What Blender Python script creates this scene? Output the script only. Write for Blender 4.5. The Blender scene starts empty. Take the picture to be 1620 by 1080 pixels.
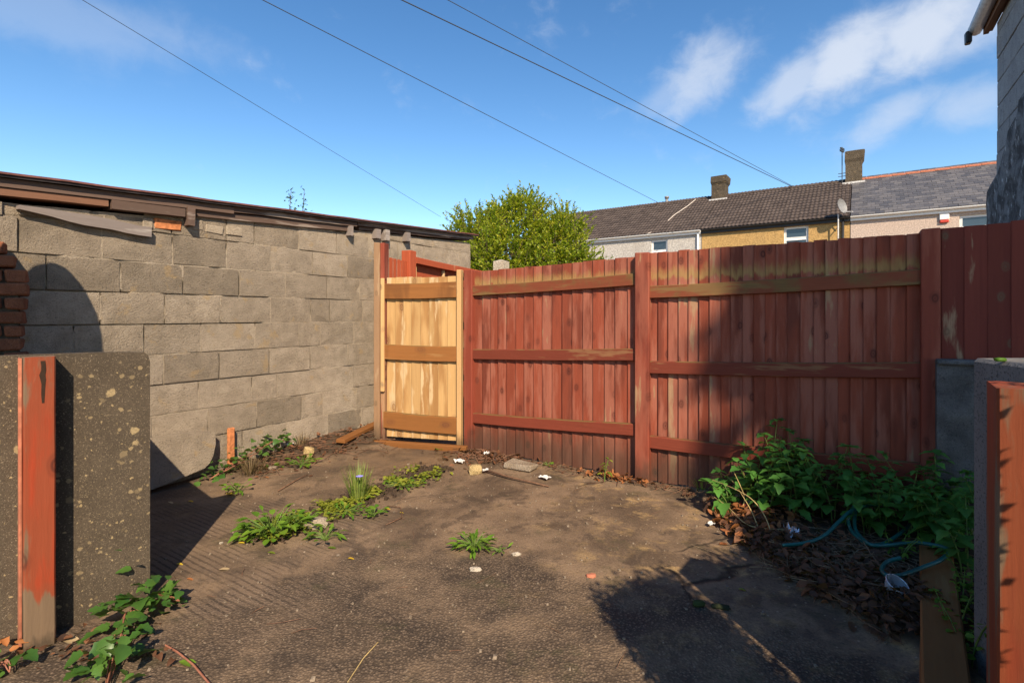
import bpy, bmesh, math, random
import numpy as np
from mathutils import Vector, Matrix, Quaternion, noise
rnd = random.Random(7)
S = bpy.context.scene
col = S.collection
R = math.radians
F, HY, CX, CH = 830.0, 500.0, 810.0, 1.26      # focal (px of the 1620 photo), horizon row, centre column, eye height

# ---------------------------------------------------------------- camera, sky, sun, exposure
cam_d = bpy.data.cameras.new('camera'); cam = bpy.data.objects.new('camera', cam_d); col.objects.link(cam)
cam.location = (0, 0, CH); cam.rotation_euler = (R(90), 0, 0)
cam_d.sensor_width = 36; cam_d.lens = F/1620*36; cam_d.shift_y = -(540-HY)/1620
cam_d.clip_start = .05; cam_d.clip_end = 2000
S.camera = cam
SUN_EL = 38.0
LX, LY = -.23, .973                             # horizontal travel of the light
S.view_settings.view_transform = 'Standard'; S.view_settings.look = 'None'
S.view_settings.gamma = 1; S.view_settings.use_curve_mapping = False
S.view_settings.exposure = 0.72
world = bpy.data.worlds.new('World'); S.world = world; world.use_nodes = True

class NT:
    """small node-tree helper"""
    def __init__(s, tree): s.t = tree; s.n = tree.nodes; s.l = tree.links
    def N(s, typ, ins=None, **kw):
        n = s.n.new(typ)
        for k, v in kw.items(): setattr(n, k, v)
        if ins:
            for k, v in ins.items(): s.put(n.inputs[k], v)
        return n
    def put(s, sock, v):
        if isinstance(v, bpy.types.NodeSocket): s.l.new(v, sock)
        elif isinstance(v, bpy.types.Node): s.l.new(v.outputs[0], sock)
        else:
            if sock.type == 'RGBA' and len(v) == 3: v = (*v, 1)
            sock.default_value = v
    def math(s, op, a, b=0.0, c=0.0, clamp=False):
        n = s.n.new('ShaderNodeMath'); n.operation = op; n.use_clamp = clamp
        s.put(n.inputs[0], a); s.put(n.inputs[1], b); s.put(n.inputs[2], c); return n.outputs[0]
    def mix(s, f, a, b, mode='MIX'):
        n = s.n.new('ShaderNodeMix'); n.data_type = 'RGBA'; n.blend_type = mode
        s.put(n.inputs[0], f); s.put(n.inputs[6], a); s.put(n.inputs[7], b); return n.outputs[2]
    def ramp(s, x, a, b):
        n = s.n.new('ShaderNodeMapRange'); n.interpolation_type = 'SMOOTHSTEP'
        s.put(n.inputs[0], x); s.put(n.inputs[1], a); s.put(n.inputs[2], b); return n.outputs[0]
    def noise(s, vec, scale, detail=4, rough=.55, dist=0.0):
        n = s.N('ShaderNodeTexNoise', {'Vector': vec, 'Scale': scale, 'Detail': detail, 'Roughness': rough, 'Distortion': dist})
        return n.outputs[0]
    def scale(s, vec, v, off=None):
        n = s.N('ShaderNodeVectorMath', {0: vec, 1: v, 2: off if off is not None else (0, 0, 0)}, operation='MULTIPLY_ADD'); return n.outputs[0]
    def add(s, a, b): return s.N('ShaderNodeVectorMath', {0: a, 1: b}, operation='ADD').outputs[0]
    def sep(s, v): return s.N('ShaderNodeSeparateXYZ', {0: v}).outputs

w = NT(world.node_tree); w.n.clear()
sky = w.N('ShaderNodeTexSky', sky_type='NISHITA', sun_disc=False, sun_elevation=R(SUN_EL), sun_rotation=math.atan2(-LX, -LY),
          altitude=80, air_density=1.0, dust_density=.35, ozone_density=2.6)
dirv = w.N('ShaderNodeTexCoord').outputs['Generated']
dx, dy, dz = w.sep(dirv)
az = w.math('ARCTAN2', dx, dy); el = w.math('ARCSINE', dz)
skycol = w.N('ShaderNodeHueSaturation', {'Hue': .5, 'Saturation': 1.2, 'Value': 1.0, 'Color': sky}).outputs[0]
# thin white fair-weather clouds: soft blobs in azimuth / elevation, broken up by noise, and more of the same all round
ang = w.N('ShaderNodeCombineXYZ', {0: az, 1: w.math('MULTIPLY', el, 1.35), 2: 0.3}).outputs[0]
cn = w.math('ADD', w.math('MULTIPLY', w.noise(ang, 6.5, 3, .5, .2), .55), w.math('MULTIPLY', w.noise(ang, 17.0, 9, .62, .3), .45))
cn2 = w.noise(w.scale(dirv, (1, 1, 1.7)), 2.3, 5, .55, .3)
tot = w.ramp(w.math('ADD', w.math('MULTIPLY', cn2, .75), w.math('MULTIPLY', cn, .35)), .70, .92)
front = w.math('MULTIPLY', w.ramp(az, -.95, -.75), w.math('SUBTRACT', 1.0, w.ramp(az, .78, .98)))
tot = w.math('MULTIPLY', tot, w.math('SUBTRACT', 1.0, front))
# air near the horizon is paler and brighter, all the way round
hz = w.math('POWER', w.math('SUBTRACT', 1.0, w.math('MAXIMUM', dz, 0.0)), 3.2)
skycol = w.mix(1.0, skycol, w.mix(hz, (1.1, 1.2, 1.24), (1.9, 1.75, 1.6)), 'MULTIPLY')
def blob(px, py, sx, sy, slope, amp):
    global tot
    x, z = (px-CX)/F, (HY-py)/F
    a0 = math.atan(x); e0 = math.atan(z/math.hypot(1, x))
    da = w.math('SUBTRACT', az, a0); de = w.math('SUBTRACT', w.math('SUBTRACT', el, e0), w.math('MULTIPLY', da, slope))
    u = w.math('DIVIDE', da, sx); v = w.math('DIVIDE', de, sy)
    r2 = w.math('ADD', w.math('MULTIPLY', u, u), w.math('MULTIPLY', v, v))
    g = w.math('EXPONENT', w.math('MULTIPLY', r2, -1.0))
    g = w.math('MULTIPLY', w.ramp(w.math('ADD', w.math('MULTIPLY', g, 1.15), w.math('MULTIPLY', w.math('SUBTRACT', cn, .5), 2.6)), .15, 1.2), amp)
    tot = w.math('MAXIMUM', tot, g)
blob(1115, 118, .075, .06, .35, .62)
blob(1060, 150, .05, .03, .3, .3)
blob(1255, 135, .085, .038, .45, .62)
blob(1350, 88, .095, .058, .35, .8)
blob(1455, 55, .10, .055, .2, .8)
blob(1540, 35, .09, .05, .1, .62)
blob(1410, 188, .07, .032, .35, .5)
blob(1530, 165, .06, .035, .1, .45)
blob(60, 8, .2, .05, .0, .22)
skycol = w.mix(w.math('MINIMUM', tot, .85), skycol, (5.6, 6.0, 6.7))
bg = w.N('ShaderNodeBackground', {'Color': skycol, 'Strength': .087})
w.l.new(bg.outputs[0], w.N('ShaderNodeOutputWorld').inputs[0])
sun_d = bpy.data.lights.new('sun', 'SUN'); sun = bpy.data.objects.new('sun', sun_d); col.objects.link(sun)
sun_d.energy = 4.8; sun_d.angle = R(.53); sun_d.color = (1, .83, .62)
sun.rotation_euler = Vector((LX*math.cos(R(SUN_EL)), LY*math.cos(R(SUN_EL)), -math.sin(R(SUN_EL)))).to_track_quat('-Z', 'Y').to_euler()
sun.location = (3, -10, 12)

# ---------------------------------------------------------------- materials
def new_mat(name):
    m = bpy.data.materials.new(name); m.use_nodes = True
    t = NT(m.node_tree); t.n.clear()
    b = t.N('ShaderNodeBsdfPrincipled'); o = t.N('ShaderNodeOutputMaterial'); t.l.new(b.outputs[0], o.inputs[0])
    t.b = b
    return m, t
def coords(t, spread=9.0):
    """object coordinates moved by a random offset per object"""
    r = t.N('ShaderNodeObjectInfo').outputs['Random']
    tc = t.N('ShaderNodeTexCoord').outputs['Object']
    off = t.N('ShaderNodeCombineXYZ', {0: t.math('MULTIPLY', r, spread), 1: t.math('MULTIPLY', r, spread*1.7), 2: t.math('MULTIPLY', r, spread*.6)})
    return t.add(tc, off.outputs[0]), r, tc
def bump(t, h, strength=.5, dist=.01, prev=None):
    n = t.N('ShaderNodeBump', {'Strength': strength, 'Distance': dist, 'Height': h})
    if prev is not None: t.put(n.inputs['Normal'], prev)
    return n.outputs[0]
def fin(t, colr, rough=.8, nrm=None, spec=.3):
    t.put(t.b.inputs['Base Color'], colr); t.put(t.b.inputs['Roughness'], rough)
    t.b.inputs['Specular IOR Level'].default_value = spec
    if nrm is not None: t.put(t.b.inputs['Normal'], nrm)

def wood(name, stain, bare, axis=2, wear=.5, grain=60, tint=.35, knots=True, damp=None, algae=0.0, dark=None, rough=.75, fade=None, zwear=(), stain_z=None, kn=(7.0, .06, .17), blotch=None):
    """stained timber: grain along `axis`, worn streaks down to bare wood, knots, damp dirt near the ground"""
    m, t = new_mat(name); p, r, tc = coords(t)
    st = [1, 1, 1]; st[axis] = .045
    q = t.scale(p, tuple(st))
    warp = t.noise(p, 5, 2)
    q = t.add(q, t.scale(t.N('ShaderNodeCombineXYZ', {0: warp, 1: warp, 2: warp}).outputs[0], (.03, .03, .0)))
    g1 = t.noise(q, grain, 5, .65); g2 = t.noise(q, grain*.28, 3, .5)
    st2 = [1, 1, 1]; st2[axis] = .16
    big = t.noise(t.scale(p, tuple(st2)), 11, 5, .6)
    c = t.mix(g1, tuple(x*.72 for x in stain), tuple(min(1, x*1.25) for x in stain))
    c = t.mix(t.ramp(r, 0, 1), c, t.mix(.5, c, tuple(x*(1-tint) for x in stain)))
    wv = t.math('ADD', t.math('MULTIPLY', big, .75), t.math('MULTIPLY', g2, .35))
    wv = t.math('ADD', wv, t.math('MULTIPLY', t.math('SUBTRACT', t.math('FRACT', t.math('MULTIPLY', r, 7.31)), .5), .12))
    z_ = t.sep(tc)[2]
    for (za, zb, am_) in zwear:
        zz = t.math('ADD', z_, t.math('MULTIPLY', t.math('SUBTRACT', warp, .5), .25))
        wv = t.math('ADD', wv, t.math('MULTIPLY', t.ramp(zz, za, zb), am_))
    if blotch is not None:
        c = t.mix(t.math('MULTIPLY', t.ramp(t.math('ADD', t.noise(t.scale(p, (1, 1, .22)), 7, 3, .5), t.math('MULTIPLY', t.math('SUBTRACT', t.math('FRACT', t.math('MULTIPLY', r, 3.7)), .5), .35)), .5, .68), .85), c, t.mix(g1, tuple(x*.7 for x in blotch), blotch))
    if fade is not None:
        c = t.mix(t.math('MULTIPLY', t.ramp(wv, .5-.1*wear, .66-.1*wear), .75), c, t.mix(g1, tuple(x*.75 for x in fade), fade))
    wm = t.ramp(wv, .745-.25*wear, .80-.22*wear)
    bc = t.mix(g1, tuple(x*.62 for x in bare), bare)
    c = t.mix(wm, c, bc)
    if knots:
        kx, ky, kz = t.sep(p)
        ka, kb = (kx, kz) if axis == 2 else (kz, kx)
        kvv = t.N('ShaderNodeCombineXYZ', {0: t.math('ADD', ka, t.math('MULTIPLY', warp, .03)), 1: t.math('MULTIPLY', kb, .6), 2: 0.0}).outputs[0]
        kv = t.N('ShaderNodeTexVoronoi', {'Vector': kvv, 'Scale': kn[0], 'Randomness': 1.0}, voronoi_dimensions='2D')
        kd = kv.outputs['Distance']; kc = t.sep(kv.outputs['Color'])
        rings = t.math('SINE', t.math('MULTIPLY', t.math('ADD', kd, t.math('MULTIPLY', warp, .22)), 70))
        km = t.math('MULTIPLY', t.math('SUBTRACT', 1.0, t.ramp(kd, kn[1], kn[2])), t.ramp(kc[0], .45, .55))
        km = t.math('MULTIPLY', km, t.math('ADD', .45, t.math('MULTIPLY', kc[1], .55)))
        c = t.mix(t.math('MULTIPLY', km, t.ramp(rings, -2.8, 1.0)), c, tuple(x*.35 for x in bare) if dark is None else dark)
    if stain_z:
        for zc in stain_z:
            sz = t.math('ADD', z_, t.math('MULTIPLY', t.math('SUBTRACT', t.noise(t.scale(p, (1, 1, .25)), 22, 4, .7), .5), -.16))
            sm_ = t.math('MULTIPLY', t.ramp(sz, zc-.03, zc), t.math('SUBTRACT', 1.0, t.ramp(sz, zc, zc+.09)))
            c = t.mix(t.math('MULTIPLY', sm_, .7), c, t.mix(g1, (.16, .1, .03), (.42, .28, .1)))
    if damp is not None:
        z = t.sep(tc)[2]
        dn = t.math('ADD', z, t.math('MULTIPLY', t.math('SUBTRACT', t.noise(t.scale(p, (1, 1, .3)), 14, 4), .5), .35))
        dm = t.math('SUBTRACT', 1.0, t.ramp(dn, damp*.15, damp))
        c = t.mix(t.math('MULTIPLY', dm, .72), c, (.045, .034, .022))
    if algae:
        nz = t.sep(t.N('ShaderNodeNewGeometry').outputs['Normal'])[2]
        am = t.math('MULTIPLY', t.ramp(t.math('ADD', t.noise(p, 6, 4), t.math('MULTIPLY', nz, .35)), .72-.5*algae, .85-.3*algae), .8)
        c = t.mix(am, c, t.mix(g1, (.07, .05, .018), (.2, .13, .042)))
    n = bump(t, t.math('ADD', g1, t.math('MULTIPLY', big, .4)), .45, .004)
    fin(t, c, rough, n, .25)
    return m

RED = (.24, .053, .026); BARE = (.56, .34, .19)
M = {}
M['red_board'] = wood('red_board', RED, (.38, .22, .125), 2, .33, 60, .38, True, .46, 0, (.06, .014, .009), .75, (.35, .125, .08), (), (1.555,), (6.5, .05, .2), (.15, .036, .02))
M['red_rail'] = wood('red_rail', (.19, .04, .021), (.27, .12, .055), 0, .3, 60, .3, False, None, .18)
M['mossy_rail'] = wood('mossy_rail', (.19, .05, .022), (.22, .12, .045), 0, .75, 60, .3, False, None, .5)
M['red_post'] = wood('red_post', (.24, .05, .027), (.42, .24, .13), 2, .42, 55, .3, True, .25, 0, (.08, .018, .01), .75, (.33, .10, .06), (), None, (6.5, .05, .2), (.14, .032, .02))
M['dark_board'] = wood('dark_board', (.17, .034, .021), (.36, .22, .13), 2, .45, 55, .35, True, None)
M['pine'] = wood('pine', (.46, .28, .115), (.60, .43, .24), 2, .7, 42, .4, True, None, 0, (.12, .045, .018), .7, None, (), None, (5.4, .06, .26), (.33, .165, .055))
M['pine_rail'] = wood('pine_rail', (.25, .10, .027), (.37, .18, .06), 0, .45, 42, .3, True, None, .1, (.12, .045, .02), .75, None, (), None, (5.0, .05, .25), (.19, .075, .022))
M['pine_post'] = wood('pine_post', (.30, .18, .10), (.42, .28, .165), 2, .5, 45, .3, True, .25)
M['pine_stile'] = wood('pine_stile', (.56, .34, .15), (.68, .47, .26), 2, .6, 45, .3, True, .2)
M['wet_timber'] = wood('wet_timber', (.2, .08, .022), (.27, .12, .035), 0, .3, 40, .3, False)
M['sleeper'] = wood('sleeper', (.3, .13, .04), (.36, .19, .07), 1, .4, 40, .3, False)
M['old_timber'] = wood('old_timber', (.13, .085, .065), (.3, .24, .2), 0, .6, 50, .4, False)
M['old_timber_red'] = wood('old_timber_red', (.2, .1, .06), (.33, .22, .15), 0, .5, 50, .4, False)
M['grey_plank'] = wood('grey_plank', (.24, .2, .18), (.42, .37, .33), 0, .6, 50, .3, False)
M['orange_post'] = wood('orange_post', (.32, .038, .011), (.19, .125, .075), 2, .42, 45, .3, True, .05, 0, (.06, .014, .008), .75, (.23, .06, .025), ((.80, 1.12, .13), (.24, .10, .17)), None, (6, .05, .22), (.13, .024, .012))
M['worn_red_post'] = wood('worn_red_post', (.34, .042, .012), (.18, .115, .07), 2, .48, 45, .3, True, None, 0, (.06, .014, .008), .75, (.24, .06, .022), (), None, (6, .05, .22), (.17, .04, .018))
M['bright_red'] = wood('bright_red', (.36, .075, .03), (.5, .3, .15), 2, .3, 50, .2, False)

def block_mat(name, ca, cb, lich=.5, sc=1.0, bumpd=.012):
    m, t = new_mat(name); p, r, tc = coords(t)
    gr = t.noise(p, 170*sc, 3, .7); md = t.noise(p, 9, 5, .6); lo = t.noise(tc, 1.3, 3)
    c = t.mix(t.ramp(t.math('ADD', t.math('MULTIPLY', md, .6), t.math('MULTIPLY', lo, .5)), .35, .75), ca, cb)
    c = t.mix(t.math('MULTIPLY', t.ramp(r, 0, 1), .35), c, tuple(x*.75 for x in ca))
    pit = t.noise(p, 75*sc, 4, .75)
    c = t.mix(t.ramp(pit, .54, .70), c, t.mix(.5, c, (.035, .028, .022)))
    c = t.mix(t.ramp(gr, .52, .74), c, t.mix(.62, c, (.03, .026, .022)))
    c = t.mix(t.ramp(gr, .40, .27), c, t.mix(.4, c, (.5, .42, .33)))
    lm = t.math('MULTIPLY', t.ramp(t.noise(p, 7, 5, .62, .4), .60, .68), lich)
    c = t.mix(lm, c, (.37, .26, .13))
    n = bump(t, t.math('SUBTRACT', t.math('ADD', gr, t.math('MULTIPLY', md, .6)), t.math('MULTIPLY', pit, 1.2)), .9, bumpd)
    fin(t, c, .92, n, .15)
    return m
M['block'] = block_mat('block', (.275, .225, .168), (.45, .372, .285), .5)
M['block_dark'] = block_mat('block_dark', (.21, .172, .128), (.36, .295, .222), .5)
M['mortar'] = block_mat('mortar', (.33, .27, .20), (.47, .39, .295), .3)
M['grey_render'] = block_mat('grey_render', (.085, .08, .076), (.25, .24, .23), .0, 1.0)
M['grey_block'] = block_mat('grey_block', (.32, .32, .335), (.45, .45, .465), .0, .6)
M['rock'] = block_mat('rock', (.42, .3, .13), (.6, .46, .24), .3, .6)
M['stone'] = block_mat('stone', (.26, .2, .14), (.4, .33, .25), .3, .6)
M['pale_stone'] = block_mat('pale_stone', (.5, .42, .32), (.62, .55, .45), .1, .6)
M['brick'] = block_mat('brick', (.22, .085, .045), (.42, .165, .085), .2)
M['dark_mortar'] = block_mat('dark_mortar', (.07, .055, .04), (.2, .16, .12), .2)
M['dark_chimney'] = block_mat('dark_chimney', (.085, .068, .048), (.15, .12, .085), .55, .35, .03)

def slab_mat():
    m, t = new_mat('lichen_concrete'); p, r, tc = coords(t, 3)
    gr = t.noise(p, 210, 3, .65); md = t.noise(p, 5, 5, .6)
    c = t.mix(md, (.045, .034, .023), (.112, .086, .06))
    c = t.mix(t.ramp(gr, .55, .72), c, (.035, .028, .02))
    c = t.mix(t.ramp(gr, .42, .3), c, (.24, .19, .13))
    wn = t.N('ShaderNodeTexNoise', {'Vector': p, 'Scale': 45.0, 'Detail': 4.0}).outputs['Color']
    q = t.add(p, t.scale(wn, (.026, .026, .026), (-.013, -.013, -.013)))
    for sc, lo, hi, thr in ((11, .06, .26, .3), (17, .07, .30, .3), (29, .08, .32, .45), (58, .09, .32, .5)):
        v = t.N('ShaderNodeTexVoronoi', {'Vector': q, 'Scale': float(sc), 'Randomness': 1.0})
        cr = t.sep(v.outputs['Color'])
        rad = t.math('MULTIPLY', t.ramp(cr[0], thr, 1.0), hi)
        sm = t.ramp(t.math('SUBTRACT', rad, v.outputs['Distance']), .0, lo)
        lc = t.mix(t.noise(p, 120, 3), (.26, .19, .095), (.46, .35, .19))
        c = t.mix(t.math('MULTIPLY', t.math('MULTIPLY', sm, t.ramp(cr[1], -.2, 1.1)), t.ramp(gr, .2, .55)), c, lc)
    n = bump(t, t.math('ADD', gr, md), .5, .006)
    fin(t, c, .9, n, .2)
    return m
M['slab'] = slab_mat()
def slab2():
    m, t = new_mat('shaded_concrete'); p, r, tc = coords(t, 3)
    gr = t.noise(p, 120, 4, .65); md = t.noise(t.scale(p, (1, 1, .35)), 6, 5, .6)
    c = t.mix(md, (.085, .078, .072), (.25, .235, .22)); c = t.mix(t.ramp(gr, .5, .7), c, (.05, .05, .05))
    fin(t, c, .9, bump(t, t.math('ADD', gr, md), .5, .006), .2); return m
M['slab_dark'] = slab2()

def plain(name, c, rough=.6, var=.15, sc=30, spec=.3, metal=0.0, bmp=0.0):
    m, t = new_mat(name); p, r, tc = coords(t)
    n1 = t.noise(p, sc, 4, .6)
    cc = t.mix(t.ramp(n1, .3, .7), tuple(x*(1-var) for x in c), tuple(min(1, x*(1+var)) for x in c))
    fin(t, cc, rough, bump(t, n1, .4, bmp) if bmp else None, spec)
    t.b.inputs['Metallic'].default_value = metal
    return m
M['felt'] = plain('felt', (.035, .028, .028), .85, .4, 12, .2, 0, .004)
M['felt_edge'] = plain('felt_edge', (.15, .06, .05), .8, .3, 20)
M['white_pvc'] = plain('white_pvc', (.78, .78, .77), .35, .05)
M['old_white'] = plain('old_white', (.62, .55, .48), .7, .25, 60)
M['black_pvc'] = plain('black_pvc', (.03, .03, .032), .45, .2)
M['grey_metal'] = plain('grey_metal', (.2, .2, .2), .45, .2, 30, .4)
M['wire'] = plain('wire', (.05, .055, .06), .6, .1)
M['lead'] = plain('lead', (.55, .54, .52), .7, .2, 20)
M['red_plastic'] = plain('red_plastic', (.5, .06, .04), .5, .1)
M['hose'] = plain('hose', (.006, .10, .09), .4, .2, 50, .5)
M['hose'].node_tree.nodes['Principled BSDF'].inputs['Roughness'].default_value = .35
M['foil'] = plain('foil', (.75, .78, .82), .25, .15, 90, .5, .7, .01)
M['paper'] = plain('paper', (.58, .56, .53), .7, .12, 80)
M['clay'] = plain('clay', (.36, .13, .075), .8, .25, 20)
M['slate'] = plain('slate', (.085, .083, .088), .5, .3, 8, .4, 0, .01)
M['tile'] = plain('tile', (.075, .058, .05), .85, .35, 7, .2, 0, .01)
M['twig'] = plain('twig', (.16, .085, .05), .85, .35, 30)
M['straw'] = plain('straw', (.5, .36, .15), .8, .25, 30)
M['trunk'] = plain('trunk', (.1, .075, .05), .9, .3, 30, .1, 0, .02)
M['petal'] = plain('petal', (.28, .25, .7), .6, .1)
M['rust_brick'] = plain('rust_brick', (.45, .17, .07), .85, .3, 30, .1, 0, .01)
# tile and slate shade per piece
for k, (a, b_) in {'slate': ((.052, .053, .062), (.19, .175, .165)), 'tile': ((.05, .038, .033), (.11, .085, .072))}.items():
    m = M[k]; t = NT(m.node_tree); bs = m.node_tree.nodes['Principled BSDF']
    rr = t.N('ShaderNodeObjectInfo').outputs['Random']
    old = bs.inputs['Base Color'].links[0].from_socket
    t.put(bs.inputs['Base Color'], t.mix(.5, t.mix(rr, a, b_), old))

def render_mat(name, c, c2, sc, streak=.3):
    m, t = new_mat(name); p, r, tc = coords(t, 3)
    peb = t.noise(p, sc, 2, .8); lo = t.noise(t.scale(p, (1, 1, .35)), 1.6, 5, .6)
    cc = t.mix(t.ramp(peb, .35, .65), tuple(x*.62 for x in c), c)
    cc = t.mix(t.math('MULTIPLY', t.ramp(lo, .45, .7), streak), cc, c2)
    fin(t, cc, .95, bump(t, peb, .6, .02), .1); return m
M['pale_render'] = render_mat('pale_render', (.52, .49, .45), (.33, .3, .27), 14, .55)
M['ochre_dash'] = render_mat('ochre_dash', (.5, .32, .13), (.3, .21, .1), 24, .3)
M['pink_dash'] = render_mat('pink_dash', (.56, .45, .38), (.4, .31, .26), 26, .4)
def glass_mat():
    m, t = new_mat('window_glass'); b = t.b
    b.inputs['Base Color'].default_value = (.03, .045, .06, 1); b.inputs['Roughness'].default_value = .06
    b.inputs['Specular IOR Level'].default_value = .8; return m
M['pane'] = glass_mat()
def clear_mat():
    m, t = new_mat('clear_plastic'); b = t.b
    b.inputs['Base Color'].default_value = (.7, .75, .78, 1); b.inputs['Roughness'].default_value = .2
    b.inputs['Transmission Weight'].default_value = .7; b.inputs['IOR'].default_value = 1.2; return m
M['clear_plastic'] = clear_mat()

def leaf_mat(name, a, b_, trans=.35, rough=.5):
    """leaf: colour varies per leaf (object random or the mesh's own 'shade' attribute)"""
    m, t = new_mat(name); tr = t.n
    r = t.N('ShaderNodeObjectInfo').outputs['Random']
    at = t.N('ShaderNodeAttribute', attribute_name='shade').outputs['Fac']
    x = t.math('FRACT', t.math('ADD', r, at))
    c = t.mix(x, a, b_)
    p = t.N('ShaderNodeTexCoord').outputs['Object']
    c = t.mix(t.math('MULTIPLY', t.noise(p, 40, 2), .4), c, tuple(q*.6 for q in a))
    t.put(t.b.inputs['Base Color'], c); t.b.inputs['Roughness'].default_value = rough; t.b.inputs['Specular IOR Level'].default_value = .35
    tl = t.N('ShaderNodeBsdfTranslucent', {'Color': t.mix(.3, c, (.5, .6, .05))})
    mx = t.N('ShaderNodeMixShader', {0: trans, 1: t.b.outputs[0], 2: tl.outputs[0]})
    out = [n for n in t.n if n.type == 'OUTPUT_MATERIAL'][0]
    t.l.new(mx.outputs[0], out.inputs[0]); return m
M['nettle_leaf'] = leaf_mat('nettle_leaf', (.05, .155, .03), (.12, .31, .05), .3)
M['bush_leaf'] = leaf_mat('bush_leaf', (.2, .32, .015), (.66, .62, .04), .5)
M['dark_leaf'] = leaf_mat('dark_leaf', (.03, .07, .02), (.06, .12, .03), .25)
M['weed_leaf'] = leaf_mat('weed_leaf', (.08, .2, .015), (.2, .33, .03), .4)
M['cover_leaf'] = leaf_mat('cover_leaf', (.12, .2, .02), (.36, .36, .045), .4)
M['bramble_leaf'] = leaf_mat('bramble_leaf', (.04, .11, .02), (.1, .2, .035), .3, .35)
M['dead_leaf'] = leaf_mat('dead_leaf', (.05, .026, .016), (.22, .09, .04), .15, .7)
M['rust_leaf'] = leaf_mat('rust_leaf', (.28, .1, .035), (.42, .16, .05), .2, .7)
M['yellow_leaf'] = leaf_mat('yellow_leaf', (.6, .36, .02), (.7, .52, .05), .3, .5)
M['tan_leaf'] = leaf_mat('tan_leaf', (.42, .3, .16), (.5, .38, .22), .2, .6)
M['grass'] = leaf_mat('grass', (.13, .22, .03), (.32, .36, .1), .35)
M['dry_grass'] = leaf_mat('dry_grass', (.12, .08, .04), (.26, .19, .1), .2, .8)

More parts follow.
